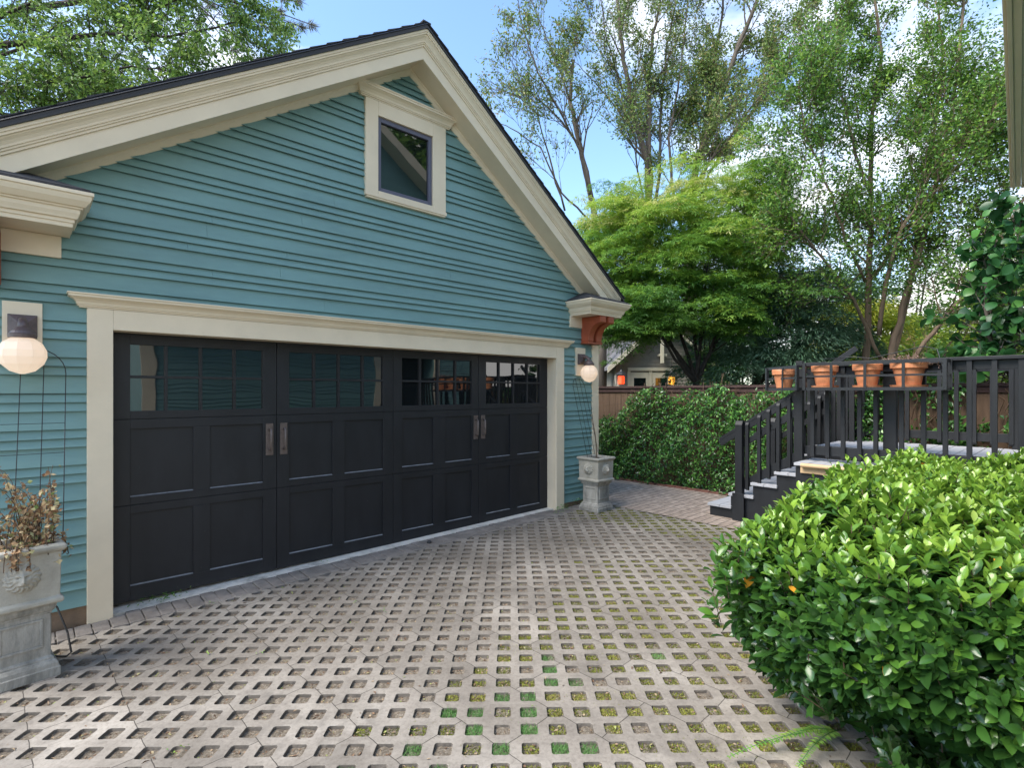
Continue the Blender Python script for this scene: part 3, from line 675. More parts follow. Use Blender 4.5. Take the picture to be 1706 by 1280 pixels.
l.new(r.outputs[0],b.inputs['Base Color']); b.inputs['Roughness'].default_value=.95
bp=n.new('ShaderNodeBump'); bp.inputs['Strength'].default_value=1; bp.inputs['Distance'].default_value=.01; l.new(t.outputs['Fac'],bp.inputs['Height']); l.new(bp.outputs[0],b.inputs['Normal'])
so_=rawmesh('soil',np.stack([XX,YY,ZZ],-1).reshape(-1,3),q.ravel(),np.arange(len(q))*4,np.full(len(q),4),'cell_soil',None); struct(so_)
# moss / grass / debris in the cells
green_px=[(685,1240),(580,1270),(730,1275),(835,1247),(935,1247),(790,1213),(882,1212),(750,1182),(795,1182),(835,1160),(880,1158),(880,1186),(918,1116),(917,1094),(922,1135),(963,1136),(1100,1095),(985,1247)]
def near_green(x,y):
    return any((x-g[0])**2+(y-g[1])**2<.0055 for g in GW)
GW=[hZ(p[0],p[1],zg(1.2))[:2] for p in green_px]
mossP=[];mossT=[];grP=[];deb=[]
for i,j,x,y in cells:
    # distance right of the moss front (front runs roughly from bottom-centre of the picture to the right corner)
    xc=(x-CAM[0])*R[0]+(y-CAM[1])*R[1]; zc=(x-CAM[0])*F[0]+(y-CAM[1])*F[1]
    if zc<.8: continue
    px=HX+FP*xc/zc; py=HY+FP*(CAM[2]-zg(x))/zc
    front=700+ (1200-py)*1.15 if py<1200 else 640
    mprob=.0
    if px>front and py>930: mprob=.92
    elif x>5.02: mprob=.97
    elif px>front-40 and py>930: mprob=.4
    over=x>5.02 and y<-.3
    if near_green(x,y): 
        grP.append((x,y))
    elif random.random()<mprob: mossP.append((x,y,1 if over else 0))
    else: deb.append((x,y))
def cellpts(lst,k,sp=.038):
    a=np.array([p[:2] for p in lst]); u=RN.uniform(-sp,sp,(len(a),k,2)); 
    wxy=np.stack([u[...,0]*math.cos(ang)-u[...,1]*math.sin(ang),u[...,0]*math.sin(ang)+u[...,1]*math.cos(ang)],-1)+a[:,None,:]
    w_=wxy.reshape(-1,2); return np.column_stack([w_,-.09+.0145*np.clip(w_[:,0],-4,8)])
mlow=[p for p in mossP if not p[2]]; mhi=[p for p in mossP if p[2]]
P=cellpts(mlow,330,.041); P[:,2]-=.016; k=len(P); patch=np.repeat(RN.random(len(mlow)),330)
kp=RN.random(k)<.30+.75*patch; P=P[kp]; patch=patch[kp];k=len(P)
struct(leaves('moss',P,rdir(k)*1.1+[0,0,.7],rdir(k),RN.uniform(.006,.015,k),.0055,'moss',None,patch*.6+RN.random(k)*.4,'blade'),'stuff')
P=cellpts(mlow,46,.071); P[:,2]+=.0005; k=len(P)
kp=(np.sin(P[:,0]*7)+np.sin(P[:,1]*9+P[:,0]*3)+RN.normal(size=k)*.8)>.9; P=P[kp]; k=len(P)
struct(leaves('moss',P,rdir(k)*1.1+[0,0,.4],rdir(k),RN.uniform(.003,.008,k),.0035,'moss',None,RN.random(k),'blade'),'stuff')
P=cellpts(mhi,170,.060); P[:,2]-=.012; k=len(P)
struct(leaves('moss',P,rdir(k)*.7+[0,0,1],rdir(k),RN.uniform(.010,.026,k),.006,'moss',None,RN.random(k),'blade'),'stuff')
P=cellpts(grP,520,.047); P[:,2]-=.018; k=len(P); gt=np.repeat(RN.random(len(grP)),520); kp=RN.random(k)<.35+.8*gt; P=P[kp]; gt=gt[kp]; k=len(P)
struct(leaves('grass',P,rdir(k)*1.2+[0,0,.9],rdir(k),RN.uniform(.012,.038,k),.0032,'lawn_blade',None,gt*.5+RN.random(k)*.5,'blade'),'stuff')
P=cellpts(deb,14,.036); P[:,2]-=.018; k=len(P); 
P2=cellpts(mlow,7,.036); P2[:,2]-=.010; P=np.vstack([P,P2]); k=len(P)
struct(leaves('leaf_litter',P,rdir(k)*[1,1,.3],rdir(k)*.5+[0,0,1],RN.uniform(.006,.028,k),RN.uniform(.003,.014,k),'litter',None,RN.random(k)*.98,'diamond'),'stuff')
# litter lying on top of the pavers
k=420; P=np.column_stack([RN.uniform(-1.5,5.6,k),RN.uniform(-4.6,-.05,k),np.zeros(k)]); P[:,2]=-.09+.0145*P[:,0]+.003
struct(leaves('fallen_leaves',P,rdir(k)*[1,1,.12],rdir(k)*.25+[0,0,1],RN.uniform(.005,.026,k)*np.where(RN.random(k)<.12,1.9,1),RN.uniform(.002,.012,k),'litter',None,RN.random(k)**1.3,'fold'),'stuff')
# sprouts and weeds
def weeds(name,pts,label,cat,sz=.03,nl=14,h=.03,mat='weed_leaf',kind='fold',stf=False):
    P=[]
    for x,y,s in pts:
        P.append(np.array([x,y,zg(x)+.005])+RN.normal(size=(int(nl*s),3))*[.03*s,.02*s,0]+np.column_stack([np.zeros((int(nl*s),2)),RN.uniform(0,h*s,int(nl*s))]))
    P=np.vstack(P);k=len(P)
    o=leaves(name,P,rdir(k)*[1,1,.4]+[0,0,.4],rdir(k)*.4+[0,0,1],RN.uniform(.4,1,k)*sz,RN.uniform(.35,.6,k)*sz,mat,None,RN.random(k),kind)
    if True: struct(o,'stuff')
    else: tag(o,label,cat)
    return o
wp=[hZ(px,py,-.085) for px,py in((265,1003),(285,998),(245,1008),(300,996))]
weeds('weed_patch',[(p[0],p[1],1.6) for p in wp],'low green weeds along the threshold near the left door casing','weed')
wp=[hZ(935,852,-.02),hZ(942,848,-.02),hZ(930,856,-.02)]
weeds('weed_clump',[(p[0],p[1],2.2) for p in wp],'bright green weed clump at the foot of the right door casing','weed')
wp=[hZ(965,845,-.02),hZ(972,838,-.02)]
weeds('ivy_sprout',[(p[0],p[1],2.4) for p in wp],'dark green sprout between the casing and the right stone planter','plant',.04,16,.05,'vine_leaf')
wp=[hZ(x,y,zg(3)) for x,y in((355,1000),(540,935),(720,883),(760,876),(690,895),(345,1083),(640,1015),(430,1083),(300,1235),(595,1000),(800,860))]
weeds('sprouts',[(p[0],p[1],.6) for p in wp],'','',.022,9,.02,stf=True)
wp=[hZ(x,y,-.02) for x,y in((960,868),(990,866),(1012,872),(1040,868),(1065,878),(1098,875),(1120,882),(1150,895),(1045,860),(1085,866),(1125,874),(960,858),(1010,862))]
weeds('ground_cover',[(p[0],p[1],2.2) for p in wp],'','',.02,20,.02,'moss',stf=True)
# threshold and brick border
struct(MB().add([(-.0,.012,-.082),(5.03,.012,-.012),(5.03,.30,-.006),(-.0,.30,-.075)],[(0,1,2,3)]).add([(-.0,.012,-.082),(5.03,.012,-.012),(5.03,.012,-.2),(-.0,.012,-.2)],[(0,3,2,1)]).build('threshold_slab','threshold'))
bm_=MB(); x=-2.0
while x<5.75:
    wd=.098+random.uniform(-.003,.003); z=zg(x+.05)+.005+random.uniform(-.004,.005)
    sk=random.uniform(-.006,.006)
    y1=.008 if 0<x<4.93 else -.05
    y0=-.262+random.uniform(-.007,.007)
    bm_.loft([[(x+sk,y0,z-.08),(x+wd+sk,y0,z-.08),(x+wd,y1,z-.08),(x,y1,z-.08)],[(x+sk,y0,z),(x+wd+sk,y0,z),(x+wd,y1,z),(x,y1,z)]])
    x+=wd+.006
struct(bm_.build('brick_border','border_brick',None,.006))
# patio
m,n,l,b=nt('patio_brick'); tc=n.new('ShaderNodeTexCoord')
mp=n.new('ShaderNodeMapping'); mp.inputs['Rotation'].default_value=(0,0,math.radians(0)); l.new(tc.outputs['Object'],mp.inputs[0])
bt=n.new('ShaderNodeTexBrick'); bt.inputs['Scale'].default_value=1; bt.inputs['Brick Width'].default_value=.225; bt.inputs['Row Height'].default_value=.112; bt.inputs['Mortar Size'].default_value=.006; bt.inputs['Mortar Smooth'].default_value=.3
bt.inputs['Color1'].default_value=(.30,.235,.19,1); bt.inputs['Color2'].default_value=(.38,.305,.25,1); bt.inputs['Mortar'].default_value=(.09,.075,.06,1); l.new(mp.outputs[0],bt.inputs['Vector'])
t=n.new('ShaderNodeTexNoise'); t.inputs['Scale'].default_value=14; t.inputs['Detail'].default_value=8; l.new(tc.outputs['Object'],t.inputs['Vector'])
r=ramp(n,[(.35,(.7,.68,.65)),(.65,(1.1,1.1,1.1))]); l.new(t.outputs['Fac'],r.inputs['Fac'])
mm=n.new('ShaderNodeMixRGB'); mm.blend_type='MULTIPLY'; mm.inputs[0].default_value=1; l.new(bt.outputs['Color'],mm.inputs[1]); l.new(r.outputs[0],mm.inputs[2]); l.new(mm.outputs[0],b.inputs['Base Color']); b.inputs['Roughness'].default_value=.9
bp=n.new('ShaderNodeBump'); bp.inputs['Strength'].default_value=.8; bp.inputs['Distance'].default_value=.006; bp.invert=True; l.new(bt.outputs['Fac'],bp.inputs['Height']); l.new(bp.outputs[0],b.inputs['Normal'])
struct(MB().add([(5.80,-.05,zg(5.8)+.006),(5.80,-6.5,zg(5.8)+.006),(7.75,-6.5,zg(7.75)+.006),(7.75,8,zg(7.75)+.006),(5.98,8,zg(5.98)+.006),(5.98,-.05,zg(5.98)+.006)],[(0,1,2,3,4,5)]).build('patio','patio_brick'))
kb=MB(); y=-6.4
while y<7.5:
    kb.box(7.60,7.70,y,y+.19,-.05,.045+random.uniform(-.004,.006)); y+=.2
struct(kb.build('kerb','kerb_brick',None,.006))
struct(gsheet([(7.65,-7),(8.6,-7),(8.6,8),(7.65,8)],.012,'soil_dark','planting_bed'))
# ------------------------------------------------------------ FENCE
fn=thing('fence','brown vertical board fence with dark cap rail behind the patio','fence',(8,0,0))
fb=MB();y=-13.
while y<9:
    wd=.14; j=random.uniform(-.004,.004)
    fb.box(7.98+j,8.0+j,y,y+wd,-.05,1.70+random.uniform(-.004,.004)); y+=wd+.004
fb.build('boards','fence_wood',fn,.002)
MB().box(7.93,8.07,-13,9,1.725,1.765).box(7.955,7.979,-13,9,1.65,1.724).build('cap_rail','fence_cap_wood',fn,.003)
for y in np.arange(-12.5,9,2.4): MB().box(8.005,8.09,y,y+.09,-.1,1.72).build('post','fence_wood',fn)
# ------------------------------------------------------------ DECK and STAIRS
SX0,SX1=6.27,7.35; DZ=.85
dk=thing('deck','raised grey board deck with tan nosing behind the glossy hedge','deck',(6.3,-4,0))
b_=MB(); y=-2.865
while y>-5.25:
    b_.box(5.95,6.62,y-.138,y,DZ-.03,DZ+random.uniform(-.001,.001)); y-=.144
b_.build('landing_boards','tread_paint',dk,.002)
b_=MB(); y=-2.90
while y>-5.25:
    b_.box(6.62,7.78,y-.138,y,DZ+.12,DZ+.155+random.uniform(-.001,.001)); y-=.144
b_.build('upper_boards','tread_paint',dk,.002)
MB().box(6.60,6.618,-5.25,-2.87,DZ,DZ+.15).box(5.99,7.76,-5.25,-2.885,.0,DZ-.032).build('skirt','rail_paint',dk)
nb=MB(); nb.loft([[(5.90+.018-.018*math.cos(a)-0.0,y,DZ-.018+.022*math.sin(a)) for a in [math.pi/2-math.pi*i/8 for i in range(9)]]+[(5.948,y,DZ-.040),(5.948,y,DZ+.004)] for y in (-2.95,-5.2)])
nb.build('nosing','tan_wood',dk)
MB().box(5.965,5.985,-5.2,-2.93,DZ-.11,DZ-.042).build('riser_board','tan_wood',dk)
st=thing('staircase','four grey-treaded steps with black sides rising to the deck','stairs',(6.8,-2.2,0))
for i in range(4):
    y1=-1.70-.285*i; z=.17*(i+1)
    t=MB().box(SX0-.03,SX1,y1-.142,y1+.02,z-.035,z).box(SX0-.03,SX1,y1-.30,y1-.146,z-.035,z-.001); t.build('tread','tread_paint',st,.003)
    MB().box(SX0,SX1-.02,y1-.286,y1-.001,-.05,z-.036).build('step_box','rail_paint',st)
# railings
def railing(name,label,X,Y0,Y1,z0,z1,bal,xdir=-1,group=None,posts=()):
    t=thing(name,label,'railing',(X,Y0,z0),group)
    MB().box(X-.06,X+.08,Y1,Y0,z1-.035,z1).build('top_rail','rail_paint',t,.004)
    MB().box(X-.004,X+.034,Y1,Y0,z1-.125,z1-.036).build('upper_board','rail_paint',t,.003)
    MB().box(X-.004,X+.034,Y1,Y0,z0+.07,z0+.17).build('bottom_rail','rail_paint',t,.003)
    for y in bal:
        MB().add([(X-.045,y-.021,z0+.055),(X-.045,y+.021,z0+.055),(X-.005,y+.021,z0+.03),(X-.005,y-.021,z0+.03),(X-.045,y-.021,z1-.036),(X-.045,y+.021,z1-.036),(X-.005,y+.021,z1-.036),(X-.005,y-.021,z1-.036)],
          [(0,1,2,3),(7,6,5,4),(0,4,5,1),(1,5,6,2),(2,6,7,3),(3,7,4,0)]).build('baluster','rail_paint',t,.002)
    for y in posts: MB().box(X-.03,X+.06,y-.045,y+.045,DZ-.6,z1+.0-.037).build('post','rail_paint',t,.004)
    return t
bal=[hX(px,700,6.27)[1] for px in (1353.5,1378.5,1404.5,1432,1459,1502,1538.5,1575,1615,1657,1702)]
yb=bal[-1]
while yb>-5.2: yb-=.135; bal.append(yb)
rl=railing('deck_railing','black deck railing behind the hedge, carrying the basket of terracotta pots',6.30,-2.80,-5.3,DZ,2.0,bal)
py0=hX(1332,700,6.26)[1]
MB().box(6.215,6.290,py0-.045,py0+.03,DZ-.35,2.02).build('end_post','rail_paint',rl,.004)
ym=hX(1482,700,6.36)[1]; MB().box(6.36,6.45,ym-.06,ym+.06,DZ,1.96).build('post','rail_paint',rl,.004)
ym=hX(1575,700,6.26)[1]; 
bal2=[ -2.95-.16*i for i in range(15)]
railing('deck_railing','black railing on the far side of the deck, in front of the board fence',7.74,-2.88,-5.3,DZ+.155,2.02,bal2,posts=(-3.4,-4.6))
# stair handrails
def stair_rail(X,label):
    t=thing('stair_railing',label,'railing',(X,-2.1,0),'sloping stair railings of the deck')
    ya,za=-1.82,1.045; yb_,zb=-2.80,1.70; sl=(zb-za)/(yb_-ya)
    zz=lambda y: za+sl*(y-ya)
    MB().obox((X+.075,ya,za-.02),(X+.075,yb_,zb-.02),.10,.036).build('handrail','rail_paint',t,.004)
    MB().obox((X+.045,ya,za-.075),(X+.045,yb_,zb-.075),.034,.075).build('rail_board','rail_paint',t,.003)
    MB().obox((X+.045,-2.10,zz(-2.10)-.27),(X+.045,yb_,zz(yb_)-.27),.034,.07).build('middle_rail','rail_paint',t,.003)
    MB().obox((X+.045,-2.10,zz(-2.10)-.80),(X+.045,yb_,zz(yb_)-.80),.034,.10).build('bottom_rail','rail_paint',t,.003)
    nw=MB(); y0,y1=-2.155,-2.065; a=X-.06; bb=X+.026
    nw.loft([[(a,y0,zg(X)-.02),(bb,y0,zg(X)-.02),(bb,y1,zg(X)-.02),(a,y1,zg(X)-.02)],[(a,y0,1.235),(bb,y0,1.235),(bb,y1,1.235),(a,y1,1.235)],[(a+.03,y0+.0,1.285),(bb,y0,1.285),(bb,y1,1.285),(a+.03,y1,1.285)]]).build('newel_post','rail_paint',t,.004)
    MB().box(a-.012,a-.001,y0-.03,y1+.03,zg(X)+.0,.36).build('newel_base','rail_paint',t,.003)
    for px in (1244.6,1264.4,1280,1296.4,1314.5,1326):
        y=hX(px,700,6.27)[1]; top=zz(y)-.03; bot=zz(y)-.90
        q=MB(); x0,x1=X-.014,X+.026
        q.loft([[(x0,y-.02,bot+.02),(x1,y-.02,bot),(x1,y+.02,bot),(x0,y+.02,bot+.02)],[(x0,y-.02,top-.03),(x1,y-.02,top-.03),(x1,y+.02,top-.03),(x0,y+.02,top-.03)],[(x0+.022,y-.02,top),(x1,y-.02,top),(x1,y+.02,top),(x0+.022,y+.02,top)]])
        q.build('baluster','rail_paint',t,.002)
    return t
stair_rail(6.27,'black sloping handrail with newel on the near side of the steps')
stair_rail(7.33,'black sloping handrail on the far side of the steps')
sp_=thing('board_screen','closely boarded black screen at the top of the steps','screen',(7.45,-2.6,.8))
s_=MB(); y=-2.44
while y>-3.05: s_.box(7.44,7.462,y-.062,y,.80,1.93); y-=.072
s_.build('slats','rail_paint',sp_,.003)
MB().box(7.40,7.50,-3.08,-2.42,1.931,1.965).box(7.464,7.50,-3.06,-2.43,1.2,1.28).build('screen_rail','rail_paint',sp_,.003)
MB().obox((7.55,-2.78,2.02),(7.62,-3.06,2.24),.04,.07).build('raking_rail','rail_paint',sp_,.003)
MB().obox((7.36,-2.44,.83),(7.36,-3.06,.95),.03,.13).build('stringer','tread_paint',sp_,.003)
# baskets
def basket(p0,p1,inward,zb,zt,label,nv):
    p0=Vector((*p0,0));p1=Vector((*p1,0));L=(p1-p0).length;d=(p1-p0).normalized();iw=Vector((*inward,0)).normalized()
    t=thing('pot_basket',label,'basket',tuple(p0+Vector((0,0,zb))),'flat-bar metal baskets hung on the deck railing')
    D_=.30
    c=[p0,p1,p1+iw*D_,p0+iw*D_]
    m=MB(); 
    for z,hh_ in ((zt,.034),(zb,.034)):
        for i in range(4): m.obox(c[i]+Vector((0,0,z)),c[(i+1)%4]+Vector((0,0,z)),.008,hh_)
    for i in range(4): m.obox(c[i]+Vector((0,0,zb-.013)),c[i]+Vector((0,0,zt+.013)),.032,.032,up=tuple(d))
    m.build('frame','black_metal',t)
    m=MB(); zm=(zb+zt)/2+.0
    for i in range(4): m.obox(c[i]+Vector((0,0,zm)),c[(i+1)%4]+Vector((0,0,zm)),.006,.020)
    for f in nv: 
        q=p0+d*L*f-iw*.006; m.obox(q+Vector((0,0,zb)),q+Vector((0,0,zt)),.026,.006,up=tuple(iw))
    m.build('bars','black_metal',t)
    m=MB()
    for i in range(6):
        o_=iw*(D_*(i+.5)/6); m.obox(p0+o_+Vector((0,0,zb-.004)),p1+o_+Vector((0,0,zb-.004)),.03,.004)
    m.build('floor_slats','black_metal',t)
    return t
BX=5.93
ya=hX(1340,620,BX)[1]; yb=hX(1574,620,BX)[1]
fr=[(hX(px,620,BX)[1]-ya)/(yb-ya) for px in (1385,1441,1505)]
zb_=hX(1440,648,BX)[2]; zt_=hX(1440,604,BX)[2]
basket((BX,ya),(BX,yb),(1,0),zb_,zt_,'long black flat-bar basket holding three terracotta pots on the railing',fr)
q0=at(1328,630,6.0); q1=at(1278,630,6.68); dd=np.array([q1[0]-q0[0],q1[1]-q0[1]]); dd/=np.linalg.norm(dd)
basket(tuple(q0[:2]),tuple(q1[:2]),(dd[1],-dd[0]),hX(1440,648,BX)[2]-.0,zt_-.02,'short black basket turned outward at the top of the stair rail',[.45])
def pot(x,y,z,r,h,label,saucer=True,soil=True):
    t=thing('terracotta_pot',label,'pot',(x,y,z),'terracotta pots in the railing baskets')
    zs=.0
    if saucer:
        MB().lathe((x,y,z),[(r*.84,.0),(r*.98,.004),(r*1.04,.026),(r*.99,.026),(r*.92,.010),(.01,.009)],28).build('saucer','terracotta',t,smooth=False); zs=.011
    MB().lathe((x,y,z+zs),[(r*.60,0),(r*.63,.004),(r*.86,h*.70),(r*.98,h*.715),(r*1.0,h*.73),(r*1.02,h*.975),(r*.99,h),(r*.90,h),(r*.88,h*.9),(r*.7,h*.86),(.01,h*.86)],32).build('pot_body','terracotta',t,smooth=False)
    MB().lathe((x,y,z+zs),[(r*.86,h*.862),(r*.86,h*.885),(.01,h*.90)],20).build('potting_soil','soil_dark',t)
    return t
zp=zb_+.012
PXc=6.085
pl=['terracotta pot left of three in the long basket, with a warped rim','middle terracotta pot of three in the long basket','terracotta pot right of three, largest, with a dried twiggy plant']
pp=[]
for k,(px,r,h) in enumerate(((1374,.132,.235),(1445,.135,.24),(1514,.155,.255))):
    y=hX(px,630,PXc)[1]; pot(PXc,y,zp,r,h,pl[k]); pp.append((PXc,y,zp+h,r))
pc=at(1306,630,6.42); pot(pc[0],pc[1],zp,
 .13,.225,'terracotta pot in the turned basket, furthest left of the pots',saucer=False)
# dried succulents in right pot
dt=thing('dried_succulent','greyish pink dried twiggy succulent in the right terracotta pot','plant',pp[2][:3])
ln=stems(60,(pp[2][0],pp[2][1],pp[2][2]-.03),.07,.14,.0035,dt,'twig','stem',.07)
P,D=along(ln,420,.25,.008);k=len(P)
leaves('dry_leaves',P,rdir(k)+D,rdir(k),RN.uniform(.012,.03,k),.008,'dry_stalk',dt,RN.random(k),'fold')
ln=stems(7,(pp[2][0]+.1,pp[2][1],pp[2][2]),.03,.42,.003,dt,'twig','tall_stem',.05)
k=40; P=np.array([pp[0][0]+.05,pp[0][1]+.1,pp[0][2]+.0])+RN.normal(size=(k,3))*[.05,.12,.02]
sg=leaves('seedling',P,rdir(k)*[1,1,.4]+[0,0,.5],rdir(k)+[0,0,1],RN.uniform(.03,.05,k),.025,'weed_leaf',None,RN.random(k),'fold'); tag(sg,'small light green seedling beside the left railing pot','plant')
hs=thing('drip_hose','thin grey drip hose looping behind the railing pots','hose',pp[1][:3])
MB().tube([(6.20,pp[0][1]+.05,2.03),(6.16,pp[0][1]-.25,2.04),(6.2,pp[1][1],2.02),(6.17,pp[2][1]+.2,2.05),(6.2,pp[2][1]-.10,2.12),(6.12,pp[2][1]-.22,2.08),(6.08,pp[2][1]-.27,1.9),(6.12,pp[2][1]-.27,1.76)],.005,6).build('hose','black_metal',hs,smooth=True)
# ------------------------------------------------------------ MAIN HOUSE (behind/right of the viewpoint) and its eave
mh=thing('house','neighbouring teal house whose shaded cream eave juts in at upper right','house',(5,-6,0))
HYF=-5.36; mw=MB(); zc=.2;k=0
while zc<3.7:
    dz=pat[k%3]
    for x0,x1 in ((.98,5.35),(6.75,7.5)):
        if zc<3.1 or True: mw.add([(x0,HYF+.018,zc-.01),(x0,HYF+.004,zc+dz),(x1,HYF+.004,zc+dz),(x1,HYF+.018,zc-.01),(x0,HYF,zc-.01),(x1,HYF,zc-.01)],[(0,3,2,1),(0,4,5,3)])
    zc+=dz;k+=1
mw.build('siding_wall','siding_paint',mh)
MB().box(.98,7.8,HYF-5,HYF-.7,-.2,3.7).box(.98,5.35,HYF-.6,HYF-.001,-.2,3.7).box(6.75,7.8,HYF-.6,HYF-.001,-.2,3.7).box(5.35,6.75,HYF-.6,HYF-.1,2.6,3.7).build('wall_core','siding_paint',mh)
MB().box(.93,1.12,HYF-.01,HYF+.035,-.1,3.2).box(5.2,5.37,HYF,HYF+.04,.85,2.7).box(6.72,6.9,HYF,HYF+.04,.85,2.7).build('corner_board','cream_paint',mh)
MB().box(5.37,6.72,HYF-.60,HYF-.55,.85,2.6).build('door_recess','dark_void',mh)
ex1=4.98
MB().box(.5,ex1,HYF+.04,-4.796,3.215,3.245).build('soffit','cream_paint',mh)
MB().box(.5,ex1+.01,-4.795,-4.765,3.200,3.34).box(.5,ex1+.02,-4.7645,-4.748,3.188,3.34).box(.5,ex1+.03,-4.7475,-4.735,3.206,3.33).box(ex1-.0,ex1+.03,HYF+.04,-4.796,3.19,3.34).build('eave_fascia','cream_paint',mh,.003)
MB().add([(.3,-4.75,3.38),(ex1+.0,-4.75,3.38),(ex1+.0,HYF+.04,3.75),(.3,HYF+.04,3.75),(.3,-4.75,3.342),(ex1+.0,-4.75,3.342),(ex1+.0,HYF+.04,3.70),(.3,HYF+.04,3.70)],[(0,1,2,3),(7,6,5,4),(0,4,5,1),(1,5,6,2),(0,3,7,4)]).build('lower_roof','roof_edge',mh)
g=MB(); g.loft([[(1.6,y,3.6),(8.0,y,3.6),(8.0,y,6.9),(4.8,y,9.2),(1.6,y,6.9)] for y in (HYF-6,HYF-2.2)]); g.build('gable','siding_paint',mh)
for s,(xa,xb) in enumerate(((1.0,4.8),(8.6,4.8))):
    m_=MB(); m_.loft([[(xa,y,6.45),(xb,y,9.18),(xb,y,9.45),(xa,y,6.72)] for y in (HYF-2.199,HYF-1.75)]); m_.build('rake_board','cream_paint',mh)
Rm=Matrix.Translation((4.98,-4.735,0))@Matrix.Rotation(math.radians(3.6),4,'Z')@Matrix.Translation((-4.98,4.735,0))
for c_ in mh.children: c_.data.transform(Rm)
# ------------------------------------------------------------ VEGETATION
def grow(segs,tips,p,d,L,r,lvl,up=.15,spread=.6,nch=(3,5),wob=.12,k=6,shrink=.62,t0=.3):
    pts=[p.copy()];rad=[r]; dd=d/np.linalg.norm(d)
    for i in range(k):
        dd=dd+RN.normal(size=3)*wob+np.array([0,0,up*.3]); dd/=np.linalg.norm(dd); p=p+dd*L/k; pts.append(p.copy()); rad.append(r*(1-.72*(i+1)/k))
    segs.append((pts,rad,lvl))
    if lvl==0: tips.append(pts); return
    for c in range(RN.integers(nch[0],nch[1]+1)):
        f=RN.uniform(t0,1.); q=f*k; a=min(int(q),k-1); pp_=pts[a]*(1-q+a)+pts[a+1]*(q-a)
        dr=pts[a+1]-pts[a]; dr/=np.linalg.norm(dr); side=RN.normal(size=3); side-=dr*side.dot(dr); side/=np.linalg.norm(side)
        nd=dr+side*spread*RN.uniform(.6,1.4)+np.array([0,0,up])
        grow(segs,tips,pp_,nd,L*shrink*RN.uniform(.7,1.2),max(r*(1-.6*f)*.6,.0025),lvl-1,up,spread,nch,wob,max(3,k-1),shrink,t0)
def limb(segs,tips,pts,r0,r1,lvl,nmain,Lc,**kw):
    """explicit main limb through world points, then branching"""
    pts=[np.array(p,float) for p in pts]
    fine=[]
    for a in range(len(pts)-1):
        for q in np.linspace(0,1,5)[:-1 if a<len(pts)-2 else None]:
            fine.append(pts[a]*(1-q)+pts[a+1]*q+RN.normal(size=3)*np.linalg.norm(pts[a+1]-pts[a])*.012)
    k=len(fine)-1; rad=[r0+(r1-r0)*i/k for i in range(k+1)]
    segs.append((fine,rad,9))
    for c in range(nmain):
        f=RN.uniform(kw.get('s0',.25),1); a=min(int(f*k),k-1); q=fine[a]; dr=fine[a+1]-fine[a]; dr/=np.linalg.norm(dr); side=RN.normal(size=3); side-=dr*side.dot(dr); side/=np.linalg.norm(side)
        g2={x:y for x,y in kw.items() if x!='s0'}
        grow(segs,tips,q,dr*.8+side*kw.get('spread',.6),Lc*RN.uniform(.6,1.3)*(1.15-.5*f),rad[a]*.45,lvl,**g2)
    return fine
def wood(segs,name,mat,par,minr=0,big=8):
    m=MB()
    for pts,rad,lv in segs: m.tube(pts,[max(x,minr) for x in rad],big if lv==9 else (5 if lv>0 else 3),cap=(lv==9))
    return m.build(name,mat,par,smooth=True)
def foliage(tips,per,jit,name,mat,par,L,W,kind='diamond',t0=.15,down=0.,tpow=1.,flat=0.):
    P=[];D=[]
    for pts in tips:
        k=int(per*RN.uniform(.6,1.4)); a=np.array(pts); q=RN.uniform(t0,1,k)*(len(a)-1); i=np.minimum(q.astype(int),len(a)-2); fr_=(q-i)[:,None]
        P.append(a[i]*(1-fr_)+a[i+1]*fr_); D.append(a[i+1]-a[i])
    P=np.vstack(P);D=nrm(np.vstack(D)); k=len(P); P=P+RN.normal(size=(k,3))*jit
    Dn=D*.5+rdir(k)*.9+np.array([0,0,-down]); N=rdir(k)*(1-flat)+np.array([0,0,flat+.3])
    s=RN.uniform(.65,1.25,k)
    return leaves(name,P,Dn,N,L*s,W*s,mat,par,RN.random(k)**tpow,kind)
def A3(lst,dj=0): return [at(x,y,d) for x,y,d in lst]
# --- tall sparse trees beyond the fence (ash-like)
def tall(label,limbs,name='ash_tree',lf=9,lc=1.6,L=.115,W=.055,base=None,up=.18,dens=1.):
    b0=at(*base); t=thing(name,label,'tree',(b0[0],b0[1],-.2),'tall thin-crowned trees beyond the fence')
    segs=[];tips=[]
    for pts,r0,r1,nc in limbs:
        limb(segs,tips,A3(pts),r0*.75,r1*.75,2,nc,lc,up=up,spread=.55,nch=(3,5),wob=.10,k=5,s0=.2)
    # trunk down to the ground
    segs.append(([np.array([b0[0],b0[1],-.25]),np.array([b0[0]+.05,b0[1],b0[2]*.5]),b0],[limbs[0][1]*1.5,limbs[0][1]*1.25,limbs[0][1]],9))
    wood(segs,'trunk','bark',t,.006)
    foliage(tips,lf*dens*1.3,.12,'crown','ash_leaf',t,L,W,'diamond',down=.4,tpow=.9)
    return t
tall('leaning tree with long bare twigs nearest the garage roof',[
  ([(1000,420,19),(985,330,19),(965,240,19.3),(950,170,19.5),(955,100,19.6)],.16,.07,10),
  ([(985,330,19),(965,250,18.5),(930,180,18),(895,120,17.6),(872,50,17.4),(862,5,17.4)],.07,.015,14),
  ([(965,240,19.3),(925,190,19),(880,150,18.6),(850,120,18.4)],.05,.012,7),
  ([(985,370,18.6),(935,320,18),(900,245,17.6),(850,212,17.4),(820,200,17.3)],.05,.01,8),
  ([(940,350,18.6),(915,260,18.4),(895,190,18.2),(860,150,18)],.05,.012,8),
  ([(950,170,19.5),(930,110,19.3),(905,50,19),(885,0,19)],.05,.012,9)],base=(1000,420,19),lf=6,lc=1.5,dens=1)
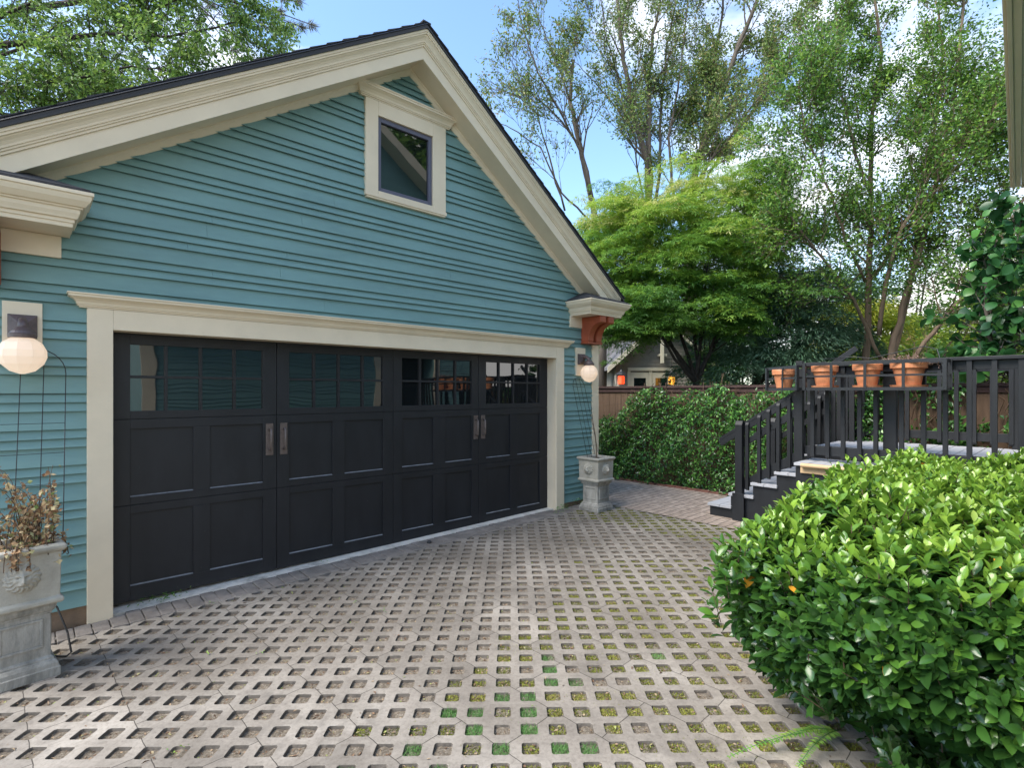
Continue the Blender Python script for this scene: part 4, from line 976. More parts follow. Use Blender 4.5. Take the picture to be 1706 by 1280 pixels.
tall('tall twin-stemmed thin tree in the middle of the sky gap',[
  ([(1082,420,20),(1080,270,20),(1055,190,20),(1040,100,20.2),(1030,20,20.4),(1022,-60,20.5)],.19,.05,22),
  ([(1082,420,20),(1080,260,20),(1081,170,20.4),(1085,80,20.6),(1100,0,21),(1112,-60,21)],.14,.04,20),
  ([(1082,400,20),(1066,300,19.7),(1055,220,19),(1020,170,18.5),(985,130,18.2),(955,100,18)],.05,.012,8),
  ([(1084,400,20),(1098,290,20.3),(1100,190,20.5),(1108,100,20.8),(1125,10,21),(1130,-50,21)],.09,.03,14),
  ([(1055,190,20),(1030,130,19.6),(1010,60,19.3),(1000,-10,19.2)],.06,.015,12)],base=(1085,420,20),lf=13,lc=1.7)
tall('tall forked tree with upswept olive crown right of the sky gap',[
  ([(1150,420,20),(1160,270,20),(1195,180,20),(1225,90,20),(1262,0,20),(1285,-60,20)],.20,.06,24),
  ([(1150,420,20),(1158,300,20.2),(1165,260,20.5),(1180,170,21),(1195,80,21),(1205,-10,21),(1210,-60,21)],.12,.04,20),
  ([(1150,420,20),(1125,340,20),(1118,300,20),(1115,230,20.2),(1128,150,20.4),(1140,60,20.5),(1150,-30,20.6)],.09,.03,16),
  ([(1150,420,20),(1158,330,19.7),(1168,290,19.5),(1215,230,19.3),(1265,160,19),(1320,90,19),(1370,20,19)],.08,.02,20),
  ([(1150,420,20),(1180,290,20),(1215,230,20),(1262,180,20),(1300,110,20.5),(1340,30,21),(1360,-30,21)],.07,.02,18)],base=(1150,420,20),lf=20,lc=1.8)
# --- pads of foliage for the japanese maple and the conifer
def pads(name,mat,par,centres,rad,per,L,W,kind,droop=.25,thick=.05,tintf=None):
    P=[];D=[];N=[];T=[]
    for (c,out,s) in centres:
        k=int(per*s*s); a=RN.uniform(0,2*np.pi,k); rr=np.sqrt(RN.random(k))*rad*s
        ax=np.array([math.cos(0),0,0]); 
        q=np.stack([rr*np.cos(a),rr*np.sin(a),-droop*(rr**2)/rad+RN.normal(size=k)*thick],-1)
        q[:,2]+= -(q[:,0]*out[0]+q[:,1]*out[1])*.25
        P.append(c+q); d=np.stack([np.cos(a),np.sin(a),-.35*np.ones(k)],-1)+rdir(k)*.6; D.append(d); N.append(rdir(k)*.45+[0,0,1]); T.append(np.full(k,tintf(c)) if tintf else np.zeros(k))
    P=np.vstack(P);D=np.vstack(D);N=np.vstack(N);T=np.concatenate(T); k=len(P); s=RN.uniform(.7,1.2,k)
    return leaves(name,P,D,N,L*s,W*s,mat,par,np.clip(T+RN.normal(size=k)*.13,0,1),kind)
def ell(n,c,a,b,h,inner=.35):
    out=[]
    while len(out)<n:
        v=RN.normal(size=3); v/=np.linalg.norm(v); r=RN.uniform(inner,1)**.6
        out.append((c+v*r*np.array([a,b,h]),v,RN.uniform(.6,1.3)))
    return out
def blob(cx,cy,d,rx,ry,n,dep=None,inner=.35):
    c=at(cx,cy,d); w=rx*d/FP; h=ry*d/FP
    return ell(n,c,w,dep or w,h,inner)
# --- crape myrtle: several pale stems
cm=thing('crape_myrtle','multi-stemmed pale-barked tree spreading over the deck','tree',tuple(at(1478,600,11)*[1,1,0]))
segs=[];tips=[]
for pts,r0,r1,nc in [
  ([(1440,640,11.5),(1445,560,11.5),(1447,440,11.6),(1450,330,11.7),(1452,200,11.8),(1466,90,12),(1455,-30,12)],.125,.035,26),
  ([(1478,640,11),(1490,560,11),(1515,470,11),(1540,390,11),(1560,300,11.2),(1590,180,11.4),(1600,60,11.5),(1610,-40,11.6)],.115,.03,26),
  ([(1478,640,11.2),(1500,540,11.5),(1525,440,11.8),(1530,360,12),(1545,280,12.2),(1560,190,12.3),(1570,90,12.4),(1560,0,12.4)],.10,.03,22),
  ([(1490,640,10.5),(1540,570,10.3),(1600,500,10.0),(1650,420,9.9),(1700,340,9.9),(1760,260,9.9)],.075,.025,18),
  ([(1470,600,11),(1420,500,10.8),(1370,430,10.6),(1330,380,10.5),(1290,320,10.5)],.06,.018,16),
  ([(1463,560,11),(1475,470,10.9),(1500,380,10.7),(1540,330,10.6),(1590,260,10.4),(1650,190,10.2),(1700,130,10.1)],.075,.02,22),
  ([(1440,470,11.2),(1410,400,11),(1375,300,10.8),(1340,220,10.7),(1330,130,10.7)],.05,.015,18),
  ([(1475,600,11),(1540,610,10.6),(1600,575,10.3),(1650,560,10),(1700,530,9.8)],.045,.018,9),
  ([(1450,330,11.6),(1420,230,11.6),(1400,150,11.7),(1395,50,11.8),(1390,-40,11.8)],.055,.018,18),
  ([(1540,390,11),(1570,300,10.8),(1640,240,10.6),(1700,160,10.5)],.045,.015,14)]:
    limb(segs,tips,A3(pts),r0*.62,r1*.7,2,int(nc*1.25),1.0,up=.12,spread=.75,nch=(4,5),wob=.13,k=5,s0=.30)
segs.append(([at(1478,600,11)*[1,1,0]+[0,0,-.2],at(1478,640,11)],[.12,.075],9)); segs.append(([at(1440,600,11.5)*[1,1,0]+[0,0,-.2],at(1440,640,11.5)],[.10,.08],9))
wood(segs,'trunk','bark_light',cm,.004)
pads('inner_crown','myrtle_leaf',cm,blob(1450,300,11.5,150,190,70,dep=1.6,inner=.1)+blob(1580,380,11.2,110,110,44,dep=1.4,inner=.1)+blob(1420,460,11.3,90,50,20,dep=1.)+blob(1600,130,11.5,90,140,34,dep=1.3,inner=.1),.55,80,.075,.04,'diamond',.2,.16,lambda c:.45+RN.normal()*.22)
foliage(tips,17,.10,'crown','myrtle_leaf',cm,.078,.040,'diamond',down=.1,flat=.25)
mpl=thing('japanese_maple','bright yellow-green layered maple leaning over the board fence','tree',tuple(at(1160,640,11.5)*[1,1,0]))
cs=blob(1090,400,12,105,110,80)+blob(1180,430,11.5,110,90,76)+blob(1010,440,12,60,100,38)+blob(1270,360,12.5,60,75,34)+blob(1070,520,11,90,42,54)+blob(1020,520,11.2,35,40,16)+blob(1200,520,11,70,40,30)+blob(1030,360,12.5,60,50,22)+blob(1190,330,12.5,70,55,28)+blob(1260,300,12.5,30,60,14)
segs=[];tips=[]
b0=at(1160,640,11.5)
for (x,y,d) in ((1100,420,12),(1180,420,11.5),(1040,440,12),(1270,360,12.4),(1080,520,11),(1220,470,11.5),(1150,330,12.5),(1010,360,12.5)):
    e=at(x,y,d); mid=(b0*.55+e*.45)+np.array([0,0,-.15])
    limb(segs,tips,[b0,mid,e],.05,.012,1,7,1.1,up=.1,spread=.9,nch=(3,5),wob=.15,k=4)
segs.append(([b0*[1,1,0]+[0,0,-.2],b0+[.06,0,-.9],b0],[.12,.09,.08],9))
wood(segs,'trunk','bark_dark',mpl,.004)
pads('crown','maple_leaf',mpl,cs+[(c_+RN.normal(size=3)*.35,v_,s_*.7) for c_,v_,s_ in cs],.42,130,.115,.105,'star',.36,.035,lambda c: .36+.34*min(1,max(-.8,(c[2]-3.9)/2.2))-.10*max(0,(c[0]*R[0]+c[1]*R[1]-5.8))*.6+RN.normal()*.20)  # tint rises upward, falls rightward: sunlit upper-left side put into leaf colour
cd_=thing('blue_cedar','dark blue-green drooping conifer between the maple and the pale-stemmed tree','tree',tuple(at(1265,640,13)*[1,1,0]))
cs=blob(1290,560,12.6,120,75,90)+blob(1240,520,12.8,80,80,50)+blob(1330,490,13.4,80,60,50)+blob(1250,440,13.5,60,70,40)+blob(1390,570,12.6,50,50,24)+blob(1260,610,12,130,35,40)
pads('crown','cedar_needle',cd_,cs,.55,230,.13,.022,'diamond',.45,.06,lambda c:.35+RN.normal()*.22)
segs=[];tips=[]; b0=at(1262,640,13)
limb(segs,tips,[b0*[1,1,0]+[0,0,-.2],b0,at(1258,520,13.2),at(1255,400,13.4)],.16,.03,1,26,1.6,up=-.02,spread=1.2,nch=(3,5),wob=.1,k=5)
limb(segs,tips,[at(1340,650,12.9),at(1330,560,13.1),at(1340,460,13.4)],.08,.02,1,12,1.2,up=-.02,spread=1.2,nch=(3,5),wob=.1,k=5)
wood(segs,'trunk','bark_dark',cd_,.005)
# --- right: dark broad leaves
br=thing('broadleaf_tree','dark large-leaved tree crowding the right edge above the railing','tree',tuple(at(1690,640,8)*[1,1,0]))
segs=[];tips=[]
for pts in ([(1690,640,8),(1685,540,8),(1680,440,8),(1690,350,8)],[(1690,640,8),(1650,560,7.8),(1640,470,7.8),(1660,400,7.8)],[(1720,640,7.6),(1720,500,7.4),(1710,400,7.4)],[(1690,600,8.2),(1640,640,8.0),(1625,600,7.9)]):
    limb(segs,tips,A3(pts),.035,.01,1,15,.55,up=.05,spread=.8,nch=(3,4),wob=.15,k=4,s0=.1)
segs.append(([at(1690,600,8)*[1,1,0]+[0,0,-.2],at(1690,640,8)],[.08,.05],9))
wood(segs,'trunk','bark',br,.004)
foliage(tips,5.5,.06,'crown','broad_leaf',br,.17,.13,'leaf',down=.5,flat=.3)
# plants behind the railing
for (x,y,d,lab,nn) in ((1650,735,7.4,'big-leaved plant seen between the right balusters',70),(1500,720,7.9,'small leafy climber on the fence behind the pots',26)):
    c=at(x,y,d); t=thing('leafy_shrub',lab,'plant',(c[0],c[1],.0))
    k=nn; ln=[]
    for i in range(9):
        p=np.array([c[0],c[1],.0])+RN.normal(size=3)*[.03,.05,0]; e=c+RN.normal(size=3)*[.08,.30,.25]; ln.append([p,(p+e)/2+RN.normal(size=3)*.05,e])
    tb=MB(); [tb.tube(q,.006,5) for q in ln]; tb.build('stem','twig',t)
    P=c+RN.normal(size=(k,3))*[.10,.32,.32]
    leaves('foliage',P,rdir(k)+[-.3,0,-.3],rdir(k)+[-.8,0,.5],RN.uniform(.12,.2,k),RN.uniform(.09,.14,k),'vine_leaf' if nn>50 else 'weed_leaf',t,RN.random(k)*.9,'leaf')
bt_=thing('backyard_tree','leafy tree behind the main house, seen only mirrored in the gable window','tree',(10.5,-15,-.2))
pads('crown','elm_leaf',bt_,ell(110,np.array([10.5,-13.,8.5]),5.,3.,4.5,.1),1.5,260,.34,.22,'diamond',.3,.25,lambda c:.3+RN.normal()*.2)
MB().tube([(10.5,-15,-.2),(10.6,-15,4),(10.4,-15,8)],[.3,.22,.1],8).build('trunk','bark',bt_)
# --- background shrubs and bamboo
def shrub(name,label,cat,x,y,d,rx,ry,n,mat,L,W,kind='diamond',per=150,rad=.5,tf=None,group=None,stem='bark'):
    c=at(x,y,d); t=thing(name,label,cat,(c[0],c[1],-.2),group)
    cs=blob(x,y,d,rx,ry,n)
    pads('foliage',mat,t,cs,rad,per,L,W,kind,.3,.12,tf or (lambda c:.5+RN.normal()*.2))
    m_=MB()
    for i in range(5):
        e=c+RN.normal(size=3)*[rx*d/FP*.4,rx*d/FP*.4,ry*d/FP*.4]; m_.tube([(c[0]+RN.normal()*.1,c[1]+RN.normal()*.1,-.2),tuple((c+e)/2*[1,1,.6]),tuple(e)],[.06,.04,.015],5)
    m_.build('stem',stem,t)
    return t
shrub('bamboo_clump','sunlit yellow-green bamboo behind the pale stems','bamboo',1440,560,16,75,85,44,'bamboo_leaf',.24,.06,per=230,rad=.7,tf=lambda c:.65+RN.normal()*.2)
shrub('bamboo_clump','yellow-green shrubbery behind the right part of the railing','bamboo',1620,580,17,90,60,40,'bamboo_leaf',.22,.06,per=190,rad=.7,tf=lambda c:.3+RN.normal()*.2)
shrub('garden_shrub','mid-green shrub low behind the terracotta pots','shrub',1535,610,15,95,50,36,'elm_leaf',.13,.08,per=170,rad=.6)
shrub('garden_shrub','shadowy shrub behind the dark conifer','shrub',1330,540,17,130,100,44,'cedar_needle',.16,.06,per=190,rad=.9)
shrub('garden_shrub','green bush beside the neighbouring cottage gable','shrub',1235,610,17,60,50,26,'elm_leaf',.14,.08,per=150,rad=.6)
HT='green tree masses beyond the garden'
shrub('hedge_tree','green treetop low behind the garage corner and maple','tree',1010,430,24,80,100,40,'elm_leaf',.17,.09,per=150,rad=1.0,tf=lambda c:.35+RN.normal()*.2,group=HT)
shrub('hedge_tree','dense green tree mass behind the maple crown','tree',1150,460,21,130,130,70,'elm_leaf',.16,.09,per=150,rad=1.0,tf=lambda c:.3+RN.normal()*.2,group=HT)
shrub('hedge_tree','dark tree at the far right behind the broad leaves','tree',1715,480,16,90,170,60,'myrtle_leaf',.14,.08,per=170,rad=.9,tf=lambda c:.35+RN.normal()*.2,group=HT)
shrub('hedge_tree','mid-green tree between the pale stems and the red roof','tree',1510,480,23,90,90,46,'elm_leaf',.16,.09,per=170,rad=1.0,tf=lambda c:.35+RN.normal()*.2,group=HT)
shrub('hedge_tree','low green tree in front of the red-roofed house','tree',1620,540,22,100,60,40,'myrtle_leaf',.16,.09,per=170,rad=1.0,tf=lambda c:.5+RN.normal()*.2,group=HT)
shrub('hedge_tree','dark green tree rising behind the conifer top','tree',1340,440,22,90,100,50,'myrtle_leaf',.16,.09,per=170,rad=1.0,tf=lambda c:.3+RN.normal()*.2,group=HT)
# --- tree over the garage on the left
el=thing('elm_tree','leafy tree hanging over the garage roof at upper left','tree',(-3.2,3.4,-.2))
segs=[];tips=[]
TR=np.array([-3.2,3.4,0.])
for pts,nc in (([(-60,120,6.3),(60,70,6.4),(180,55,6.5),(260,15,6.6),(340,-20,6.8)],24),
   ([(-60,60,6.6),(40,10,6.6),(140,-40,6.6),(260,-60,6.8)],22),([(-60,120,6.0),(30,150,6.0),(120,130,5.9),(220,110,5.9),(300,120,6.0)],30),
   ([(180,55,6.5),(280,60,6.4),(360,45,6.5),(430,20,6.6)],16),([(-60,180,5.8),(20,190,5.8),(90,175,5.8),(160,165,5.7)],14),([(100,-60,6.6),(240,-20,6.7),(380,0,6.8),(450,20,6.8)],14)):
    limb(segs,tips,A3(pts),.022,.006,2,int(nc*1.35),.62,up=-.10,spread=.8,nch=(3,5),wob=.14,k=5,s0=.05)
    segs.append(([TR+[0,0,3.2],(TR+[0,0,3.6]+A3(pts)[0])/2+[0,0,.3],A3(pts)[0]],[.10,.05,.022],9))
segs.append(([TR+[0,0,-.25],TR+[.05,0,1.6],TR+[0,0,3.3]],[.22,.17,.14],9))
wood(segs,'trunk','bark_dark',el,.0022)
print('elm tips',len(tips))
foliage(tips,13,.04,'crown','elm_leaf',el,.055,.030,'fold',down=.5)
pn=thing('pine_tree','pine with brownish needle tufts behind the tree above the roof','tree',(-3.4,8.5,-.2))
tuf=[(395,12),(415,35),(440,42),(458,50),(488,42),(505,45),(522,42),(378,72),(392,85),(405,78),(340,22),(352,8),(500,2),(478,-4),(330,40),(412,60),(470,20)]
P=[];D=[];m_=MB(); root=np.array([-3.4,8.5,6.2])
hub=at(300,-20,11)
m_.tube([root*[1,1,0]-[0,0,.2],root,root+[0,0,2.]],[.25,.2,.1],8)
m_.tube([root+[0,0,.5],(root+hub)/2+[0,0,.4],hub],[.09,.06,.035],6)
for (x,y) in tuf:
    c=at(x,y,11+RN.uniform(-.4,.4)); m_.tube([hub+RN.normal(size=3)*.05,(hub+c)/2+[0,0,.12]+RN.normal(size=3)*.05,c],[.02,.014,.008],5)
    k=130; dr=nrm(c-hub+np.zeros((1,3)))[0]; q=RN.uniform(-.14,.0,k)[:,None]*dr; P.append(c+q+RN.normal(size=(k,3))*.01); D.append(rdir(k)+dr*.7+[0,0,-.2])
m_.build('trunk','bark_dark',pn)
P=np.vstack(P);D=np.vstack(D);k=len(P); leaves('needle_tufts',P,D,rdir(k),RN.uniform(.12,.2,k),.009,'pine_needle',pn,RN.random(k),'diamond')
# --- vine on the fence
vi=thing('climbing_vine','glossy dark green vine spreading over the board fence behind the patio','vine',(7.8,-.5,0))
def vtop(y): 
    t=1.66+.07*math.sin(y*5)+.05*math.sin(y*11+1)
    if y>.35: t-= (y-.35)*.62
    return t
P=[];Nn=[]
k=0
while k<15500:
    y=RN.uniform(-3.4,1.62); tz=vtop(y); z=tz*RN.random()**.85
    bul=.10+.24*math.sin(min(1,max(0,1-z/tz))*math.pi*.5+.25)*(.75+.35*math.sin(y*3.1+z*4)+.2*math.sin(y*9+z*7))
    cl=math.sin(y*13+math.sin(z*9)*2)*math.sin(z*14+y*5)
    if RN.random()<.35+.4*cl: pass
    elif RN.random()<.35: continue
    P.append((7.95-bul*RN.uniform(.55,1.1)-(.06*cl),y,max(.04,z+.02))); k+=1
P=np.array(P);k=len(P)
leaves('foliage',P,rdir(k)*.9+[-.5,0,-.35],rdir(k)*.55+[-.7,0,.7],RN.uniform(.045,.085,k),RN.uniform(.022,.036,k),'vine_leaf',vi,np.where(RN.random(k)<.006,1,RN.random(k)**1.2*.93),'fold')
m_=MB()
for i in range(70):
    y=RN.uniform(-3.3,1.4); z=0; pts=[(7.92,y,0)]
    while z<vtop(y)+RN.uniform(-.1,.08): z+=.14; y+=RN.normal()*.05; pts.append((7.93-RN.uniform(0,.05),y,z))
    m_.tube(pts,.006,4)
for i in range(120):   # bare twiggy tangle under the cap
    y=RN.uniform(-3.2,.9); z=RN.uniform(1.35,1.72); m_.tube([(7.93,y,z),(7.88,y+RN.normal()*.1,z+RN.normal()*.05),(7.86,y+RN.normal()*.22,z-RN.uniform(0,.15))],.003,3)
m_.build('stem','twig',vi)
v2=thing('climbing_vine','sparse twiggy climber on the board fence behind the deck railing','vine',(7.9,-4.5,0))
k=6500; yy=RN.uniform(-6.5,-3.0,k); zz_=RN.uniform(.3,1.75,k); kp=(np.sin(yy*6)+np.sin(zz_*7+yy*3)+RN.normal(size=k)*.6)>.2; P=np.column_stack([RN.uniform(7.86,7.97,k),yy,zz_])[kp]; k=len(P)
leaves('foliage',P,rdir(k)+[-.5,0,-.3],rdir(k)*.5+[-.8,0,.5],RN.uniform(.05,.10,k),RN.uniform(.03,.06,k),'vine_leaf',v2,RN.random(k)*.8,'fold')
for i in range(26):
    y=RN.uniform(-6.3,-3.3); z=0; pts=[(7.93,y,0)]
    while z<RN.uniform(1.2,1.9): z+=.13; y+=RN.normal()*.06; pts.append((7.93-RN.uniform(0,.06),y,z))
    MB().tube(pts,.008,4).build('stem','twig',v2)
# --- foreground hedge
hg=thing('hedge','glossy bright green broad-leaved hedge filling the right foreground','hedge',(3.4,-4.5,0))
HXa,HXb,HYa,HYb=1.84,5.25,-5.28,-3.93
def hsurf(n):
    """random points on the rounded, lumpy hedge surface with normals"""
    P=[];Nn=[]
    cx,cy=(HXa+HXb)/2,(HYa+HYb)/2; ax,ay=(HXb-HXa)/2,(HYb-HYa)/2
    while len(P)<n:
        r=RN.random()
        if r<.56: # top
            u,v=RN.uniform(-1,1,2); x=cx+ax*u;y=cy+ay*v; ex=max(0,(HXa+.28-x)/.28,(x-HXb+.28)/.28); ey=max(0,(y-HYb+.28)/.28)
            z=1.03-.20*ex**2.2-.22*ey**2.2; N=np.array([-.9*ex**2 if x<cx else .9*ex**2,.9*ey**2,1.])
        elif r<.80: # end face towards viewer
            v=RN.uniform(-1,1); z=RN.random()**.75; x=HXa; y=cy+ay*v; ey=max(0,(y-HYb+.45)/.45); x=HXa+.34*ey**2+.70*max(0,(.62-z)/.62)**1.15+.10*max(0,z-.8)/.2; z=.02+.88*z; N=np.array([-1,.8*ey,.25-.2*(z<.3)])
        else:
            u=RN.uniform(-1,1); x=cx+ax*u; z=RN.random(); y=HYb-.55*max(0,(.6-z)/.6)**1.2-.1*max(0,z-.8)/.2-.30*max(0,(HXa+.45-x)/.45)**2-.5*max(0,(.5-z)/.5)*max(0,(HXa+.9-x)/.9); z=.02+.88*z; N=np.array([-.3*(x<HXa+.3),1,.25])
        lump=.045*math.sin(x*6.1+y*3.3)+.035*math.sin(y*8.3-x*4.1+z*5)+.03*math.sin(z*9+x*7)
        N=N/np.linalg.norm(N); P.append(np.array([x,y,z])+N*(lump+RN.normal()*.022)); Nn.append(N)
    return np.array(P),np.array(Nn)
NS=3900
P0,N0=hsurf(NS); upw=np.where(N0[:,2:3]>.6,1.1,.45)
Ds=nrm(N0*.75+np.array([0,0,1])*upw+RN.normal(size=(NS,3))*.33)
Ls=RN.uniform(.08,.19,NS)*np.where(RN.random(NS)<.10,1.5,1)
P0=P0-Ds*(Ls*.55)[:,None]
per=9; P=[];D=[];N=[];T=[];LL=[]
sm=MB()
for j in range(per):
    f=.12+.88*j/(per-1); a=j*2.4+RN.uniform(0,6.28,NS)*0+np.arange(NS)*1.7
    x_=nrm(np.cross(Ds,RN.normal(size=(NS,3))*.01+np.array([.3,.9,.1]))); y_=np.cross(Ds,x_)
    rad=x_*np.cos(a)[:,None]+y_*np.sin(a)[:,None]
    open_=(1.15-.75*f)
    P.append(P0+Ds*(Ls*f)[:,None]); D.append(Ds*(1-open_*.55)+rad*open_+RN.normal(size=(NS,3))*.12-np.array([0,0,.12*(1-f)])); N.append(Ds*1.0-rad*.2+RN.normal(size=(NS,3))*.2)
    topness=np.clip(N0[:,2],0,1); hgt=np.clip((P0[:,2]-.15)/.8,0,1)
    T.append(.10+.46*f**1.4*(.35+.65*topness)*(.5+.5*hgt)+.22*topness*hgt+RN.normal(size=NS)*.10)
    LL.append(RN.uniform(.046,.090,NS)*(1.10-.45*f**3))
P=np.vstack(P);D=np.vstack(D);N=np.vstack(N);T=np.clip(np.concatenate(T),0,.96);LL=np.concatenate(LL);k=len(P)
T=np.where(RN.random(k)<.0011,1,T)
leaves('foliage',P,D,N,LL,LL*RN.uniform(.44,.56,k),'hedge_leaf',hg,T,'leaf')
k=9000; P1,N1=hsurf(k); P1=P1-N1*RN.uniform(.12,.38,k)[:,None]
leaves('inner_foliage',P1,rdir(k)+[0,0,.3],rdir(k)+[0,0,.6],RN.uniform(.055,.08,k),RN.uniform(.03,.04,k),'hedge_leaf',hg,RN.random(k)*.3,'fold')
for i in range(0,NS,2): sm.tube([P0[i],P0[i]+Ds[i]*Ls[i]*.9],[.0026,.0014],4,cap=False)
for i in range(60):
    x=RN.uniform(HXa+.75,HXb-.2);y=RN.uniform(HYa+.2,HYb-.65)
    for q in range(4): sm.tube([(x,y,-.1),(x+RN.normal()*.04,y+RN.normal()*.04,.3),(x+RN.normal()*.07,y+RN.normal()*.07,.62),(x+RN.normal()*.1,y+RN.normal()*.1,.90)],[.014,.011,.007,.004],5)
for i in range(46):  # clipped woody stubs
    u,v=RN.uniform(-1,1,2); x=(HXa+HXb)/2+.2+u*1.1;y=-4.6+v*.4; sm.tube([(x,y,.8),(x+RN.normal()*.02,y+RN.normal()*.02,1.02+RN.uniform(0,.06))],.0045,5)
sm.build('stem','twig',hg)
struct(gsheet([(2.45,-6.2),(5.79,-6.2),(5.79,-4.25),(4.6,-4.2),(3.2,-4.3),(2.6,-4.6)],.008,'soil_dark','hedge_bed'))
# fern at lower right
fe=thing('fern','small green fern frond lying on the pavers under the hedge','fern',(1.75,-4.1,-.06))
P=[];D=[];m_=MB(); fbase=hZ(1395,1225,-.03)
for (tx,ty) in ((1215,1262),(1285,1240),(1330,1278)):
    e=np.array(hZ(tx,ty,-.02)); s=np.array(fbase)+[0,0,.02]; mid=(s+e)/2+[0,0,.07]; pts=[s*(1-t)**2+2*mid*t*(1-t)+e*t*t for t in np.linspace(0,1,30)]
    m_.tube(pts,.002,4); dr=nrm((e-s)[None])[0]; side=np.cross(dr,[0,0,1])
    for i,p in enumerate(pts[2:]):
        for sg_ in (-1,1): P.append(p); D.append(side*sg_+dr*.35+RN.normal(size=3)*.1)
m_.build('stem','weed_stem' if 'weed_stem' in M else 'grass_green',fe)
P=np.array(P);D=np.array(D);k=len(P); leaves('fronds',P,D,rdir(k)*.2+[0,0,1],np.tile(np.repeat(np.linspace(.045,.015,28),2),3)[:k],.013,'weed_leaf',fe,.5+RN.random(k)*.5,'diamond')
tag(MB().lathe((*hZ(715,905,-.04)[:2],-.05),[(.006,.0),(.022,.006),(.028,.018),(.02,.032),(.006,.036)],12).build('pebble','pebble',smooth=True),'small round black stone lying on the brick border','stone')
# ------------------------------------------------------------ distant cottage
ho=at(1100,653,18.5)
ct=thing('cottage','neighbouring grey cottage with cream-trimmed gable seen over the fence','house',(ho[0],ho[1],-.2))
dv_=Vector((F[0],F[1],0)); rv=Vector((R[0],R[1],0)); Tc=Matrix(((rv.x,dv_.x,0,ho[0]),(rv.y,dv_.y,0,ho[1]),(0,0,1,.34),(0,0,0,1)))
def cb(mb,name,mat,par=ct): mb.xf(Tc); return mb.build(name,mat,par)
gwid=1.55; ze=2.30; za=3.75
w_=MB(); w_.loft([[(-gwid,y,-.6),(gwid,y,-.6),(gwid,y,ze),(0,y,za-.1),(-gwid,y,ze)] for y in (0,2.5)]); w_.box(-3.6,3.2,2.5,7,-.6,2.45); cb(w_,'wall','far_siding')
c_=MB(); z=.1
while z<3.5:
    hw=gwid if z<ze else gwid*(za-z)/(za-ze); c_.add([(-hw,-.02,z),(hw,-.02,z),(hw*.98,-.003,z+.12),(-hw*.98,-.003,z+.12)],[(0,1,2,3)]); z+=.125
cb(c_,'lap_boards','far_siding')
r_=MB()
for s in (-1,1): r_.loft([[(0,y,za+.1),(0,y,za+.22),(s*(gwid+.35),y,ze-.12),(s*(gwid+.35),y,ze-.24)] for y in (-.45,3.5)])
cb(r_,'porch_roof','far_shingle')
r_=MB()
for s in (-1,1): r_.loft([[(0,y,za-.02),(0,y,za+.17),(s*(gwid+.38),y,ze-.14),(s*(gwid+.38),y,ze-.33)] for y in (-.53,-.455)])
cb(r_,'rake_board','far_cream')
r_=MB(); r_.loft([[(x,2.0,2.48),(x,4.6,4.3),(x,7.2,2.48)] for x in (-3.9,3.5)]); cb(r_,'main_roof','far_shingle')
cb(MB().box(-3.9,-gwid-.1,1.93,1.995,2.32,2.50),'eave_board','far_cream')
cb(MB().box(-1.15,.45,-.06,-.021,.2,.30).box(-1.15,-1.05,-.06,-.021,.3,2.05).box(.35,.45,-.06,-.021,.3,2.05).box(-1.15,.45,-.08,-.021,2.051,2.16).box(-.40,-.30,-.05,-.021,.3,2.05),'door_frame','far_cream')
cb(MB().box(-1.04,-.41,-.035,-.0215,.3,2.0).box(-.29,.34,-.035,-.0215,.3,2.0),'french_door','far_cream')
cb(MB().box(-.93,-.52,-.045,-.036,.6,1.80).box(-.18,.23,-.045,-.036,.6,1.80),'pane','window_glass')
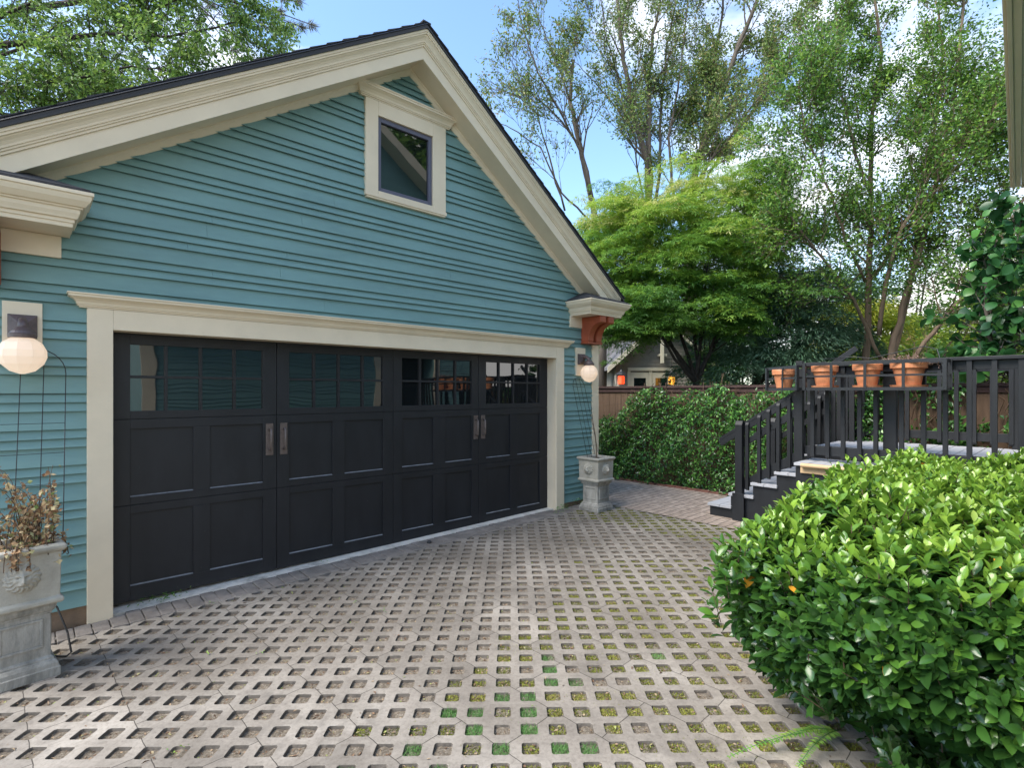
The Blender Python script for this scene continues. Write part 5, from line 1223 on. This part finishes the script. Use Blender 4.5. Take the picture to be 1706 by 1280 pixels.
for s in (-1,1):
    q=MB(); q.loft([[(s*(gwid+.05-.55*(1-math.cos(a))),y,ze-.4-.75*math.sin(a)+.0) for a in [math.pi/2*i/8 for i in range(9)]]+[(s*(gwid+.0-.55*(1-math.cos(a))+.12),y,ze-.42-.75*math.sin(a)) for a in [math.pi/2*(8-i)/8 for i in range(9)]] for y in (-.4,-.3)]); cb(q,'bracket','far_cream')
q=MB().box(-.12,.12,-.40,-.02,2.55,2.62).box(-.10,.0,-.46,-.36,2.3,3.2); cb(q,'gable_bracket','far_cream')
def lantern(px,py,mat,lab):
    c=at(px,py,17.6); t=thing('lantern',lab,'lantern',tuple(c))
    MB().box(c[0]-.085,c[0]+.085,c[1]-.085,c[1]+.085,c[2]-.15,c[2]+.13).build('lantern_glass',mat,t,.03)
    m_=MB(); 
    for dx in (-.115,.105):
        for dy in (-.115,.105): m_.box(c[0]+dx,c[0]+dx+.012,c[1]+dy,c[1]+dy+.012,c[2]-.2,c[2]+.18)
    m_.lathe((c[0],c[1],c[2]+.18),[(.19,0),(.17,.02),(.06,.10),(.02,.16)],8); m_.tube([(c[0],c[1],c[2]+.3),(c[0],c[1],c[2]+.95)],.008,5)
    m_.build('lantern_frame','black_metal',t)
lantern(1035,633,'lantern_red','glowing red hanging lantern on the cottage porch'); lantern(1119,634,'lantern_yellow','glowing yellow hanging lantern right of the cottage door')
# far terracotta-roofed building
bo=at(1590,600,30); bb=thing('brick_house','distant red-brown roofed house glimpsed through the trees','house',(bo[0],bo[1],-.2))
Tc=Matrix(((rv.x,dv_.x,0,bo[0]),(rv.y,dv_.y,0,bo[1]),(0,0,1,0),(0,0,0,1)))
cb(MB().box(-2.2,3.5,0,6,-.2,3.6),'wall','far_siding',bb)
r_=MB(); r_.loft([[(-2.6,-.4,3.5),(3.9,-.4,3.5),(3.9,6.4,3.5),(-2.6,6.4,3.5)],[(-1.2,2.6,5.3),(3.0,2.6,5.3),(3.0,3.4,5.3),(-1.2,3.4,5.3)]]); cb(r_,'roof','far_brick',bb)
cb(MB().box(-1.2,-.3,-.04,-.001,1.6,2.9).box(1.2,2.1,-.04,-.001,1.6,2.9),'window','far_cream',bb)
cb(MB().box(.4,.9,2.7,3.2,5.2,5.7),'chimney','far_brick',bb)
bpy.context.view_layer.update()
print('objects',len(bpy.data.objects),'verts',sum(len(m.vertices) for m in bpy.data.meshes))
